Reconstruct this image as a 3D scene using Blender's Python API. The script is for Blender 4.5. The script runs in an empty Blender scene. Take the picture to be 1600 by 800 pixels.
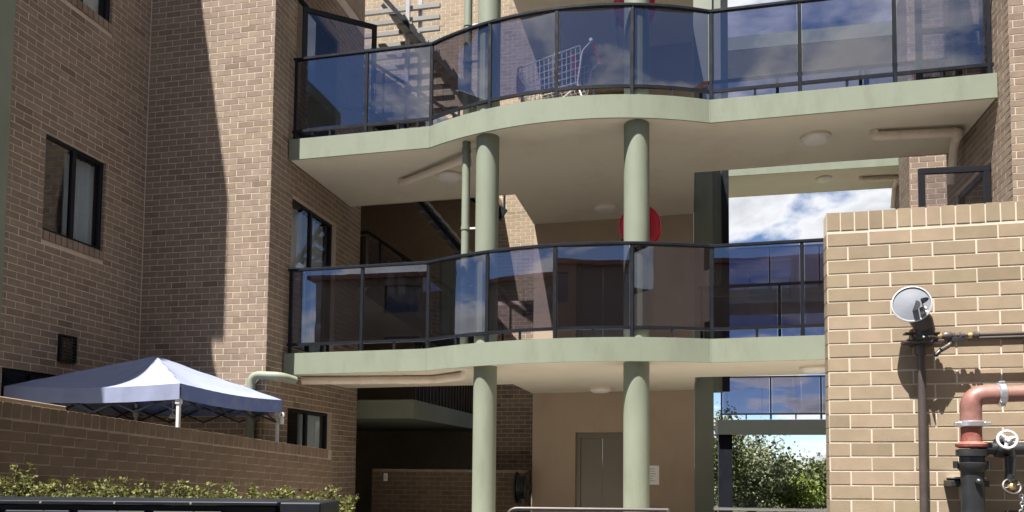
import bpy, math, random
from mathutils import Vector, Matrix
random.seed(7)
S = bpy.context.scene
COL = S.collection
R = math.radians
# ------------------------------------------------------------------ camera
EYE = 1.6
F_PX, PX, PY = 1180.0, 840.0, 664.0
ROLL, PITCH, YAW = R(.45), R(3.1), R(11.3)
fwd = Vector((-math.sin(YAW)*math.cos(PITCH), math.cos(YAW)*math.cos(PITCH), math.sin(PITCH)))
rgt = Vector((math.cos(YAW), math.sin(YAW), 0))
upv = rgt.cross(fwd)
cr, sr = math.cos(ROLL), math.sin(ROLL)
rgt2 = cr*rgt + sr*upv
upv2 = -sr*rgt + cr*upv
cam_d = bpy.data.cameras.new('camera')
cam = bpy.data.objects.new('camera', cam_d)
COL.objects.link(cam)
cam.matrix_world = Matrix(((rgt2.x, upv2.x, -fwd.x, 0), (rgt2.y, upv2.y, -fwd.y, 0), (rgt2.z, upv2.z, -fwd.z, EYE), (0, 0, 0, 1)))
cam_d.sensor_width = 36
cam_d.lens = 36*F_PX/1600
cam_d.shift_x = -(PX-800)/1600
cam_d.shift_y = (PY-400)/1600
cam_d.clip_start = .05
cam_d.clip_end = 2000
S.camera = cam
# ------------------------------------------------------------------ light
SUN_D = Vector((.18, .40, -1)).normalized()
W = bpy.data.worlds.new('World'); S.world = W; W.use_nodes = True
SKY_STRENGTH = .05
SUN_STRENGTH = 5.0
EXPOSURE = 1.70
def build_world():
    nt = W.node_tree; N = nt.nodes; L = nt.links; N.clear()
    out = N.new('ShaderNodeOutputWorld'); bg = N.new('ShaderNodeBackground')
    sky = N.new('ShaderNodeTexSky'); sky.sky_type = 'NISHITA'; sky.sun_disc = False
    sky.sun_elevation = math.asin(-SUN_D.z); sky.sun_rotation = math.atan2(-SUN_D.x, -SUN_D.y) % (2*math.pi)
    sky.air_density = .8; sky.dust_density = .15; sky.ozone_density = 2.5; sky.altitude = 2500
    tc = N.new('ShaderNodeTexCoord'); sep = N.new('ShaderNodeSeparateXYZ'); L.new(tc.outputs['Generated'], sep.inputs[0])
    za = N.new('ShaderNodeMath'); za.operation = 'MAXIMUM'; za.inputs[1].default_value = 0; L.new(sep.outputs[2], za.inputs[0])
    zb = N.new('ShaderNodeMath'); zb.operation = 'ADD'; zb.inputs[1].default_value = .22; L.new(za.outputs[0], zb.inputs[0])
    cmb = N.new('ShaderNodeCombineXYZ')
    for i in (0, 1):
        d = N.new('ShaderNodeMath'); d.operation = 'DIVIDE'; L.new(sep.outputs[i], d.inputs[0]); L.new(zb.outputs[0], d.inputs[1]); L.new(d.outputs[0], cmb.inputs[i])
    n1 = N.new('ShaderNodeTexNoise'); n1.inputs['Scale'].default_value = 2.1; n1.inputs['Detail'].default_value = 9; n1.inputs['Roughness'].default_value = .56
    n1.inputs['Distortion'].default_value = .25
    off = N.new('ShaderNodeVectorMath'); off.operation = 'ADD'; off.inputs[1].default_value = (1.7, 39.3, 38.6)
    L.new(cmb.outputs[0], off.inputs[0]); L.new(off.outputs[0], n1.inputs['Vector'])
    cov = N.new('ShaderNodeValToRGB'); cov.color_ramp.elements[0].position = .475; cov.color_ramp.elements[1].position = .545
    L.new(n1.outputs['Fac'], cov.inputs[0])
    shd = N.new('ShaderNodeValToRGB'); shd.color_ramp.elements[0].position = .52; shd.color_ramp.elements[1].position = .72
    shd.color_ramp.elements[0].color = (6.4, 6.5, 6.7, 1); shd.color_ramp.elements[1].color = (1.9, 2.05, 2.4, 1)
    L.new(n1.outputs['Fac'], shd.inputs[0])
    mx = N.new('ShaderNodeMixRGB'); L.new(cov.outputs[0], mx.inputs[0]); L.new(sky.outputs[0], mx.inputs[1]); L.new(shd.outputs[0], mx.inputs[2])
    bg.inputs[1].default_value = SKY_STRENGTH
    L.new(mx.outputs[0], bg.inputs[0]); L.new(bg.outputs[0], out.inputs[0])
build_world()
sl = bpy.data.lights.new('sun', 'SUN'); sl.energy = SUN_STRENGTH; sl.angle = R(.5); sl.color = (1, .965, .915)
so = bpy.data.objects.new('sun', sl); COL.objects.link(so); so.location = (-10, -20, 40)
so.rotation_euler = SUN_D.to_track_quat('-Z', 'Y').to_euler()
S.view_settings.view_transform = 'Standard'; S.view_settings.look = 'None'
S.view_settings.exposure = EXPOSURE; S.view_settings.gamma = 1; S.view_settings.use_curve_mapping = False
S.render.engine = 'CYCLES'
S.cycles.max_bounces = 8; S.cycles.transparent_max_bounces = 16; S.cycles.diffuse_bounces = 4

# ------------------------------------------------------------------ materials
MATS = {}
def mat(name, col, rough=.7, metal=0, var=.12, scale=6, bump=.0, bscale=80, spec=.4, dirt=None, dscale=1.2, island=False, rvar=0, streak=0):
    """principled material with low-frequency colour variation, optional per-piece variation, fine bump and dirt"""
    m = bpy.data.materials.new(name); m.use_nodes = True; nt = m.node_tree; N = nt.nodes; L = nt.links
    p = N['Principled BSDF']; p.inputs['Roughness'].default_value = rough; p.inputs['Metallic'].default_value = metal
    p.inputs['Specular IOR Level'].default_value = spec
    tc = N.new('ShaderNodeNewGeometry')
    no = N.new('ShaderNodeTexNoise'); no.inputs['Scale'].default_value = scale; no.inputs['Detail'].default_value = 5; no.inputs['Roughness'].default_value = .6
    L.new(tc.outputs['Position'], no.inputs['Vector'])
    mp = N.new('ShaderNodeMapRange'); mp.inputs[1].default_value = .25; mp.inputs[2].default_value = .75; mp.inputs[3].default_value = 1-var; mp.inputs[4].default_value = 1+var
    L.new(no.outputs['Fac'], mp.inputs[0]); val = mp.outputs[0]
    rgb = N.new('ShaderNodeRGB'); rgb.outputs[0].default_value = (*col, 1); c = rgb.outputs[0]
    if island:
        oi = N.new('ShaderNodeObjectInfo'); ad = N.new('ShaderNodeMath'); ad.operation = 'ADD'
        L.new(oi.outputs['Random'], ad.inputs[0]); L.new(tc.outputs['Random Per Island'], ad.inputs[1])
        fr = N.new('ShaderNodeMath'); fr.operation = 'FRACT'; L.new(ad.outputs[0], fr.inputs[0])
        rm = N.new('ShaderNodeValToRGB'); els = rm.color_ramp.elements
        for i, (pos, cc) in enumerate(island):
            e = els[i] if i < 2 else els.new(pos)
            e.position = pos; e.color = (*cc, 1)
        L.new(fr.outputs[0], rm.inputs[0]); c = rm.outputs[0]
    if dirt:
        n2 = N.new('ShaderNodeTexNoise'); n2.inputs['Scale'].default_value = dscale; n2.inputs['Detail'].default_value = 8; n2.inputs['Roughness'].default_value = .68
        if streak:
            mpg = N.new('ShaderNodeMapping'); mpg.inputs['Scale'].default_value = (1, 1, streak); L.new(tc.outputs['Position'], mpg.inputs[0]); L.new(mpg.outputs[0], n2.inputs['Vector'])
        else: L.new(tc.outputs['Position'], n2.inputs['Vector'])
        r2 = N.new('ShaderNodeValToRGB'); r2.color_ramp.elements[0].position = .48; r2.color_ramp.elements[1].position = .74
        r2.color_ramp.elements[1].color = (dirt[3],)*3+(1,)
        L.new(n2.outputs['Fac'], r2.inputs[0])
        m2 = N.new('ShaderNodeMixRGB'); L.new(r2.outputs[0], m2.inputs[0]); L.new(c, m2.inputs[1]); m2.inputs[2].default_value = (*dirt[:3], 1); c = m2.outputs[0]
    mul = N.new('ShaderNodeMixRGB'); mul.blend_type = 'MULTIPLY'; mul.inputs[0].default_value = 1
    L.new(c, mul.inputs[1]); L.new(val, mul.inputs[2]); L.new(mul.outputs[0], p.inputs['Base Color'])
    if rvar:
        r3 = N.new('ShaderNodeMapRange'); r3.inputs[1].default_value = .3; r3.inputs[2].default_value = .7; r3.inputs[3].default_value = rough-rvar; r3.inputs[4].default_value = rough+rvar
        L.new(no.outputs['Fac'], r3.inputs[0]); L.new(r3.outputs[0], p.inputs['Roughness'])
    if bump:
        n3 = N.new('ShaderNodeTexNoise'); n3.inputs['Scale'].default_value = bscale; n3.inputs['Detail'].default_value = 4; L.new(tc.outputs['Position'], n3.inputs['Vector'])
        b = N.new('ShaderNodeBump'); b.inputs['Strength'].default_value = bump; b.inputs['Distance'].default_value = .004
        L.new(n3.outputs['Fac'], b.inputs['Height']); L.new(b.outputs[0], p.inputs['Normal'])
    MATS[name] = m; return m
def glass_mat(name, tint, r0=.06, rough=.0):
    m = bpy.data.materials.new(name); m.use_nodes = True; nt = m.node_tree; N = nt.nodes; L = nt.links; N.clear()
    out = N.new('ShaderNodeOutputMaterial'); tr = N.new('ShaderNodeBsdfTransparent'); gl = N.new('ShaderNodeBsdfGlossy'); gl.inputs['Roughness'].default_value = rough
    tr.inputs[0].default_value = (*tint, 1); gl.inputs[0].default_value = (.95, .96, 1, 1)
    lw = N.new('ShaderNodeLayerWeight'); lw.inputs[0].default_value = .5   # Schlick reflectance, the same on both faces of a pane
    pw = N.new('ShaderNodeMath'); pw.operation = 'POWER'; pw.inputs[1].default_value = 5; L.new(lw.outputs['Facing'], pw.inputs[0])
    fr = N.new('ShaderNodeMath'); fr.operation = 'MULTIPLY_ADD'; fr.inputs[1].default_value = 1-r0; fr.inputs[2].default_value = r0; L.new(pw.outputs[0], fr.inputs[0])
    g = N.new('ShaderNodeNewGeometry'); n = N.new('ShaderNodeTexNoise'); n.inputs['Scale'].default_value = 1.3; L.new(g.outputs['Position'], n.inputs['Vector'])
    b = N.new('ShaderNodeBump'); b.inputs['Strength'].default_value = .05; b.inputs['Distance'].default_value = .02; L.new(n.outputs['Fac'], b.inputs['Height']); L.new(b.outputs[0], gl.inputs['Normal'])
    mx = N.new('ShaderNodeMixShader'); L.new(fr.outputs[0], mx.inputs[0]); L.new(tr.outputs[0], mx.inputs[1]); L.new(gl.outputs[0], mx.inputs[2]); L.new(mx.outputs[0], out.inputs[0])
    MATS[name] = m; return m
def leaf_mat(name, cols):
    m = mat(name, cols[0], .55, var=.25, scale=3, island=[(i/(len(cols)-1), c) for i, c in enumerate(cols)], spec=.3)
    nt = m.node_tree; N = nt.nodes; L = nt.links; p = N['Principled BSDF']
    src = p.inputs['Base Color'].links[0].from_socket
    t = N.new('ShaderNodeBsdfTranslucent'); L.new(src, t.inputs[0]); mx = N.new('ShaderNodeMixShader'); mx.inputs[0].default_value = .3
    out = [n for n in N if n.type == 'OUTPUT_MATERIAL'][0]
    L.new(p.outputs[0], mx.inputs[1]); L.new(t.outputs[0], mx.inputs[2]); L.new(mx.outputs[0], out.inputs[0]); return m

B_DK = [(0, (.155, .112, .082)), (.05, (.19, .142, .106)), (.35, (.232, .178, .134)), (.6, (.204, .152, .119)), (.9, (.247, .19, .14)), (1, (.206, .152, .102))]
B_TAN = [(0, (.205, .155, .104)), (.06, (.24, .188, .127)), (.3, (.278, .216, .146)), (.6, (.255, .196, .134)), (.85, (.298, .226, .158)), (1, (.235, .19, .122))]
mat('brick_brown', (.3, .23, .18), .85, var=.16, scale=9, bump=.5, bscale=160, spec=.2, island=B_DK, dirt=(.13, .10, .08, .4), dscale=.9)
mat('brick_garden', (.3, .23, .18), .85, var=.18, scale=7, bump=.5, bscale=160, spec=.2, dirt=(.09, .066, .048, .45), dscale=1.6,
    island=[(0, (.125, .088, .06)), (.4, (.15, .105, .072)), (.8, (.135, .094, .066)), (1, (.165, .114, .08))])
mat('brick_tan', (.44, .33, .22), .85, var=.10, scale=11, bump=.45, bscale=170, spec=.2, island=B_TAN, dirt=(.19, .145, .10, .45), dscale=1.3)
mat('mortar', (.49, .405, .325), .95, var=.12, scale=14, bump=.6, bscale=220, spec=.1, dirt=(.30, .245, .20, .5), dscale=1.1)
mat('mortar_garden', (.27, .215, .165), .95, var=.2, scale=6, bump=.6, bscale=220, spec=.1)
mat('mortar_cream', (.52, .45, .365), .95, var=.08, scale=14, bump=.6, bscale=220, spec=.1, dirt=(.36, .30, .235, .55), dscale=1.4)
mat('green_paint', (.19, .21, .158), .6, var=.07, scale=1.7, bump=.25, bscale=55, spec=.22, dirt=(.13, .138, .098, .5), dscale=4, streak=.3)
mat('green_dark', (.15, .165, .13), .6, var=.1, scale=3, bump=.1, bscale=40, dirt=(.08, .085, .06, .4), dscale=1.5)
mat('green_shaded', (.022, .025, .019), .6, var=.1, scale=3, bump=.1, bscale=40)  # fascia green with shade put into the colour
mat('soffit', (.58, .54, .45), .9, var=.05, scale=1.3, bump=.15, bscale=60, spec=.1, dirt=(.43, .365, .285, .6), dscale=1.3)
mat('render_tan', (.35, .275, .205), .9, var=.06, scale=1.5, bump=.25, bscale=120, spec=.1, dirt=(.26, .195, .14, .55), dscale=1.6, streak=.3)
mat('concrete', (.22, .205, .18), .9, var=.14, scale=1.3, bump=.3, bscale=40, spec=.2, dirt=(.15, .14, .12, .5), dscale=.6)
mat('paving', (.46, .425, .37), .9, var=.12, scale=2, bump=.3, bscale=50, spec=.2)
mat('asphalt', (.075, .073, .071), .95, var=.2, scale=3, bump=.6, bscale=120, spec=.2)
mat('grass_ground', (.05, .052, .028), .95, var=.3, scale=2, bump=.5, bscale=40, spec=.1)
mat('charcoal_metal', (.010, .0115, .0155), .42, var=.15, scale=8, spec=.16, rvar=.08)
mat('window_frame', (.009, .009, .012), .45, var=.1, spec=.25)
mat('white_steel', (.5, .5, .5), .45, var=.06, spec=.5, dirt=(.5, .47, .42, .4), dscale=4)
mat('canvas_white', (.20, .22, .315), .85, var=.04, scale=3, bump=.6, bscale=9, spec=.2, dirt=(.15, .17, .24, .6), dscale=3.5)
mat('canvas_blue', (.12, .16, .33), .85, var=.12, scale=4, bump=.3, bscale=20, spec=.2, dirt=(.26, .29, .42, .6), dscale=3)
mat('pipe_beige', (.66, .57, .48), .6, var=.08, scale=4, spec=.3, dirt=(.38, .30, .24, .5), dscale=3)
mat('stainless', (.20, .175, .15), .4, metal=.7, var=.03, scale=2)
mat('silver', (.62, .63, .65), .3, metal=.85, var=.06)
mat('red_plastic', (.62, .025, .04), .4, var=.08, spec=.5)
mat('red_oxide', (.21, .062, .045), .5, var=.2, scale=18, spec=.4, dirt=(.36, .22, .19, .7), dscale=9)
mat('galv_pink', (.235, .115, .095), .5, metal=.1, var=.2, scale=20, spec=.5, dirt=(.16, .055, .042, .9), dscale=6)
mat('black_iron', (.017, .018, .02), .38, var=.2, scale=14, bump=.3, bscale=60, spec=.5, dirt=(.05, .05, .05, .5), dscale=12)
mat('brown_pipe', (.055, .043, .038), .45, var=.2, scale=10, spec=.5, dirt=(.09, .07, .06, .5), dscale=9)
mat('gong_grey', (.18, .19, .215), .55, var=.06, scale=20, bump=.2, bscale=60, spec=.3, dirt=(.22, .22, .22, .6), dscale=14)
mat('brass', (.55, .40, .17), .4, metal=.7, var=.15)
mat('curtain', (.72, .75, .78), .9, var=.08, scale=8)
mat('room_dark', (.03, .03, .032), .95, var=.1)
mat('lamp_white', (.62, .60, .56), .5, var=.04)
mat('paper', (.78, .78, .76), .8, var=.02)
mat('ink_grey', (.25, .25, .27), .8, var=.02)
mat('bark', (.17, .13, .10), .9, var=.3, scale=9, bump=.8, bscale=40)
mat('yellow_plastic', (.55, .40, .03), .5, var=.1)
mat('step_grey', (.17, .165, .155), .7, var=.1, scale=5)
mat('tile_roof', (.22, .10, .07), .8, var=.2)
leaf_mat('leaf_shrub', [(.06, .068, .014), (.11, .115, .022), (.17, .17, .045), (.035, .042, .01)])
leaf_mat('leaf_tree', [(.045, .06, .018), (.075, .095, .03), (.14, .16, .06), (.03, .042, .014)])
leaf_mat('leaf_gum', [(.08, .10, .05), (.15, .175, .09), (.27, .29, .19), (.05, .062, .03)])
leaf_mat('leaf_bright', [(.10, .13, .02), (.15, .20, .03), (.20, .25, .05)])
glass_mat('balcony_glass', (.55, .545, .62), .15)
glass_mat('window_glass', (.80, .82, .82), .05)
glass_mat('door_glass', (.84, .84, .88), .045)

# ------------------------------------------------------------------ mesh helpers
BASE = {}
class MB:
    def __init__(s): s.v = []; s.f = []
    def add(s, vs, fs):
        n = len(s.v); s.v += [tuple(v) for v in vs]; s.f += [tuple(i+n for i in f) for f in fs]; return s
    def box(s, a, b, c=.0):
        """axis box from corner a to b with optional chamfer c"""
        x0, y0, z0 = [min(a[i], b[i]) for i in range(3)]; x1, y1, z1 = [max(a[i], b[i]) for i in range(3)]
        if c <= 0:
            return s.add([(x0, y0, z0), (x1, y0, z0), (x1, y1, z0), (x0, y1, z0), (x0, y0, z1), (x1, y0, z1), (x1, y1, z1), (x0, y1, z1)],
                         [(3, 2, 1, 0), (4, 5, 6, 7), (0, 1, 5, 4), (1, 2, 6, 5), (2, 3, 7, 6), (3, 0, 4, 7)])
        c = min(c, .49*min(x1-x0, y1-y0, z1-z0)); n = len(s.v)
        X = (x0, x1); Y = (y0, y1); Z = (z0, z1); idx = {}; vs = []
        for i in (0, 1):
            for j in (0, 1):
                for k in (0, 1):
                    sx, sy, sz = (c if i == 0 else -c), (c if j == 0 else -c), (c if k == 0 else -c)
                    for ax, d in enumerate(((0, sy, sz), (sx, 0, sz), (sx, sy, 0))):
                        idx[(i, j, k, ax)] = len(vs); vs.append((X[i]+d[0], Y[j]+d[1], Z[k]+d[2]))
        fs = []
        for i in (0, 1):
            q = [idx[(i, j, k, 0)] for j, k in ((0, 0), (0, 1), (1, 1), (1, 0))]; fs.append(q if i == 0 else q[::-1])
            q = [idx[(j, i, k, 1)] for j, k in ((0, 0), (1, 0), (1, 1), (0, 1))]; fs.append(q if i == 0 else q[::-1])
            q = [idx[(j, k, i, 2)] for j, k in ((0, 0), (0, 1), (1, 1), (1, 0))]; fs.append(q if i == 0 else q[::-1])
        for i in (0, 1):
            for j in (0, 1):
                q = [idx[(i, j, 0, 0)], idx[(i, j, 0, 1)], idx[(i, j, 1, 1)], idx[(i, j, 1, 0)]]; fs.append(q if (i+j) % 2 == 0 else q[::-1])
                q = [idx[(i, 0, j, 2)], idx[(i, 0, j, 0)], idx[(i, 1, j, 0)], idx[(i, 1, j, 2)]]; fs.append(q if (i+j) % 2 == 0 else q[::-1])
                q = [idx[(0, i, j, 1)], idx[(0, i, j, 2)], idx[(1, i, j, 2)], idx[(1, i, j, 1)]]; fs.append(q if (i+j) % 2 == 0 else q[::-1])
                for k in (0, 1):
                    t = [idx[(i, j, k, 0)], idx[(i, j, k, 1)], idx[(i, j, k, 2)]]; fs.append(t if (i+j+k) % 2 == 0 else t[::-1])
        return s.add(vs, fs)
    def bar(s, p, q, w, h, up=(0, 0, 1)):
        """rectangular bar from p to q"""
        p = Vector(p); q = Vector(q); d = (q-p).normalized(); u = Vector(up)
        a = d.cross(u)
        if a.length < 1e-4: a = d.cross(Vector((0, 1, 0)))
        a.normalize(); b = a.cross(d).normalized(); a *= w/2; b *= h/2
        return s.add([p-a-b, p+a-b, p+a+b, p-a+b, q-a-b, q+a-b, q+a+b, q-a+b], [(3, 2, 1, 0), (4, 5, 6, 7), (0, 1, 5, 4), (1, 2, 6, 5), (2, 3, 7, 6), (3, 0, 4, 7)])
    def tube(s, pts, r, n=12, cap=True):
        pts = [Vector(p) for p in pts]; rs = r if isinstance(r, (list, tuple)) else [r]*len(pts)
        d0 = (pts[1]-pts[0]).normalized(); a = d0.orthogonal().normalized(); vs = []; fs = []
        for i, p in enumerate(pts):
            if i == 0: d = d0
            elif i == len(pts)-1: d = (pts[i]-pts[i-1]).normalized()
            else: d = ((pts[i+1]-p).normalized()+(p-pts[i-1]).normalized()).normalized()
            a = (a-d*a.dot(d)).normalized(); b = d.cross(a)
            for k in range(n):
                t = 2*math.pi*k/n; vs.append(p+(a*math.cos(t)+b*math.sin(t))*rs[i])
        for i in range(len(pts)-1):
            for k in range(n):
                k2 = (k+1) % n; fs.append((i*n+k, i*n+k2, (i+1)*n+k2, (i+1)*n+k))
        if cap: fs += [tuple(range(n))[::-1], tuple((len(pts)-1)*n+k for k in range(n))]
        return s.add(vs, fs)
    def lathe(s, o, axis, prof, n=24):
        """prof: (distance along axis, radius)"""
        o = Vector(o); d = Vector(axis).normalized(); a = d.orthogonal().normalized(); b = d.cross(a); vs = []; fs = []
        for h, r in prof:
            for k in range(n):
                t = 2*math.pi*k/n; vs.append(o+d*h+(a*math.cos(t)+b*math.sin(t))*max(r, 1e-4))
        for i in range(len(prof)-1):
            for k in range(n):
                k2 = (k+1) % n; fs.append((i*n+k, i*n+k2, (i+1)*n+k2, (i+1)*n+k))
        fs += [tuple(range(n))[::-1], tuple((len(prof)-1)*n+k for k in range(n))]
        return s.add(vs, fs)
    def torus(s, o, axis, Rr, r, n=28, m=8):
        o = Vector(o); d = Vector(axis).normalized(); a = d.orthogonal().normalized(); b = d.cross(a); vs = []; fs = []
        for i in range(n):
            t = 2*math.pi*i/n; e = a*math.cos(t)+b*math.sin(t)
            for j in range(m):
                q = 2*math.pi*j/m; vs.append(o+e*(Rr+r*math.cos(q))+d*r*math.sin(q))
        for i in range(n):
            for j in range(m): fs.append((i*m+j, ((i+1) % n)*m+j, ((i+1) % n)*m+(j+1) % m, i*m+(j+1) % m))
        return s.add(vs, fs)
    def xf(s, M):
        s.v = [tuple(M @ Vector(v)) for v in s.v]; return s
    def mesh(s, name, m, smooth=False):
        me = bpy.data.meshes.new(name); me.from_pydata(s.v, [], s.f); me.materials.append(MATS[m]); me.update()
        if smooth:
            me.polygons.foreach_set('use_smooth', [True]*len(me.polygons))
            try: me.set_sharp_from_angle(angle=R(40))
            except Exception: pass
        return me
    def build(s, name, m, parent=None, smooth=False, kind=None, label=None):
        return link(name, s.mesh(name, m, smooth), parent, kind, label)
def link(name, me, parent=None, kind=None, label=None):
    o = bpy.data.objects.new(name, me); COL.objects.link(o)
    if parent:
        o.parent = parent
        if parent.name in BASE: o.matrix_parent_inverse = Matrix.Translation(-BASE[parent.name])
    if kind: o['kind'] = kind
    if label: o['label'] = label
    return o
def tag(o, label, cat, group=None):
    o['label'] = label; o['category'] = cat
    if group: o['group'] = group
    return o
def thing(name, label, cat, loc=(0, 0, 0), group=None):
    """Empty at the thing's base; parts are modelled in world metres and shifted back by the base"""
    o = bpy.data.objects.new(name, None); COL.objects.link(o); o.empty_display_size = .2
    o.location = loc; BASE[o.name] = Vector(loc)
    return tag(o, label, cat, group)
def arcpts(c, r, a0, a1, ax, ay, n=8):
    c = Vector(c); ax = Vector(ax); ay = Vector(ay)
    return [c+ax*(r*math.cos(a0+(a1-a0)*i/n))+ay*(r*math.sin(a0+(a1-a0)*i/n)) for i in range(n+1)]
def bend(path, r=.08, n=5):
    """round the inner corners of a polyline"""
    P = [Vector(p) for p in path]; out = [P[0]]
    for i in range(1, len(P)-1):
        a = (P[i-1]-P[i]); b = (P[i+1]-P[i]); rr = min(r, a.length*.45, b.length*.45); p0 = P[i]+a.normalized()*rr; p1 = P[i]+b.normalized()*rr
        for k in range(n+1):
            t = k/n; out.append(p0*(1-t)**2+P[i]*2*t*(1-t)+p1*t*t)
    out.append(P[-1]); return out
def project(p):
    d = Vector(p)-Vector((0, 0, EYE)); z = d.dot(fwd)
    if z < .1: return None
    return PX+F_PX*d.dot(rgt2)/z, PY-F_PX*d.dot(upv2)/z, z

# ------------------------------------------------------------------ bricks
BW, BH, JT = .230, .076, .010
MU, MV = BW+JT, BH+JT
_bm = {}
def brick_mesh(w, h, d, m):
    k = (round(w, 3), round(h, 3), d, m)
    if k not in _bm:
        b = MB(); c = .0012
        # local: x along wall, y outwards is -y, z up ; front at y=-d
        vs = [(-w/2, .02, -h/2), (w/2, .02, -h/2), (w/2, .02, h/2), (-w/2, .02, h/2), (-w/2, -d+c, -h/2), (w/2, -d+c, -h/2), (w/2, -d+c, h/2), (-w/2, -d+c, h/2),
              (-w/2+c, -d, -h/2+c), (w/2-c, -d, -h/2+c), (w/2-c, -d, h/2-c), (-w/2+c, -d, h/2-c)]
        fs = [(0, 1, 5, 4), (1, 2, 6, 5), (2, 3, 7, 6), (3, 0, 4, 7), (4, 5, 9, 8), (5, 6, 10, 9), (6, 7, 11, 10), (7, 4, 8, 11), (8, 9, 10, 11)]
        b.add(vs, fs); _bm[k] = b.mesh('brick', m)
    return _bm[k]
def brick_rects(width, z0, z1, openings=(), shift=0., row0=0):
    """running bond rectangles (u0,u1,v0,v1) clipped to the wall width and its openings"""
    out = []; n = int((z1-z0)/MV+1e-6)
    for r in range(n):
        v0 = z0+r*MV; v1 = v0+BH
        cuts = [(a, b) for a, b, c, d in openings if c < v1-.02 and d > v0+.02]
        u = -MU+(shift if (r+row0) % 2 == 0 else shift+MU/2) % MU - MU
        while u < width:
            segs = [(max(u, .0), min(u+BW, width))]
            for a, b in cuts:
                ns = []
                for s0, s1 in segs:
                    if b <= s0 or a >= s1: ns.append((s0, s1)); continue
                    if a-JT*.5 > s0: ns.append((s0, a-JT*.5))
                    if b+JT*.5 < s1: ns.append((b+JT*.5, s1))
                segs = ns
            for s0, s1 in segs:
                if s1-s0 > .012: out.append((s0, s1, v0, v1))
            u += MU
    return out
class Field:
    """collects the bricks of one thing: the largest in view become objects, the rest one joined part"""
    def __init__(s, m, depth=.0022): s.m = m; s.items = []; s.d = depth
    def add(s, rects, origin, udir, ndir, rake=0., vert=False):
        o = Vector(origin); u = Vector(udir).normalized(); n = Vector(ndir).normalized(); z = Vector((0, 0, 1))
        u2 = (u+z*rake).normalized() if rake else u
        base_u = u2
        for a, b, c, d in rects:
            p = o+u2*((a+b)/2+random.uniform(-.0016, .0016))+z*((c+d)/2+random.uniform(-.0012, .0012)); j = random.uniform(-.0007, .0007)
            M = Matrix((( u2.x, -n.x, z.x, 0), (u2.y, -n.y, z.y, 0), (u2.z, -n.z, z.z, 0), (0, 0, 0, 1))); M.translation = p+n*j
            M = M @ Matrix.Rotation(random.uniform(-.006, .006), 4, 'Y')
            pr = project(p); area = 0
            if pr and -30 < pr[0] < 1630 and -20 < pr[1] < 820:
                view = (Vector((0, 0, EYE))-p).normalized(); area = (b-a)*(d-c)*max(view.dot(n), 0)/pr[2]**2
            s.items.append((area, M, b-a, d-c))
    def build(s, parents, limit=300, stuff_parent=None):
        items = sorted(s.items, key=lambda t: -t[0]); big = [t for t in items[:limit] if t[0] > 0]; rest = items[len(big):]
        for a, M, w, h in big:
            o = link('brick', brick_mesh(w, h, s.d, s.m), parents); o.matrix_basis = M
        if rest:
            b = MB()
            for a, M, w, h in rest:
                me = brick_mesh(w, h, s.d, s.m)
                b.add([M @ v.co for v in me.vertices], [tuple(p.vertices) for p in me.polygons])
            b.build('brickwork', s.m, stuff_parent or parents, kind='stuff')
def frame_M(origin, u, n):
    """local x along the wall, y into the wall, z up"""
    u = Vector(u).normalized(); n = Vector(n).normalized()
    M = Matrix(((u.x, -n.x, 0, 0), (u.y, -n.y, 0, 0), (u.z, -n.z, 1, 0), (0, 0, 0, 1))); M.translation = Vector(origin); return M
def wall_core(M, w, z0, z1, ops, m, parent, thick=.10, name='wall'):
    """mortar wall with real openings, local frame M"""
    us = sorted({0, w, *[a for o in ops for a in o[:2]]}); vs = sorted({z0, z1, *[a for o in ops for a in o[2:4]]}); b = MB()
    for i in range(len(us)-1):
        for j in range(len(vs)-1):
            cu = (us[i]+us[i+1])/2; cv = (vs[j]+vs[j+1])/2
            if any(o[0] < cu < o[1] and o[2] < cv < o[3] for o in ops): continue
            b.box((us[i], .0, vs[j]), (us[i+1], thick, vs[j+1]))
    return b.xf(M).build(name, m, parent)
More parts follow.
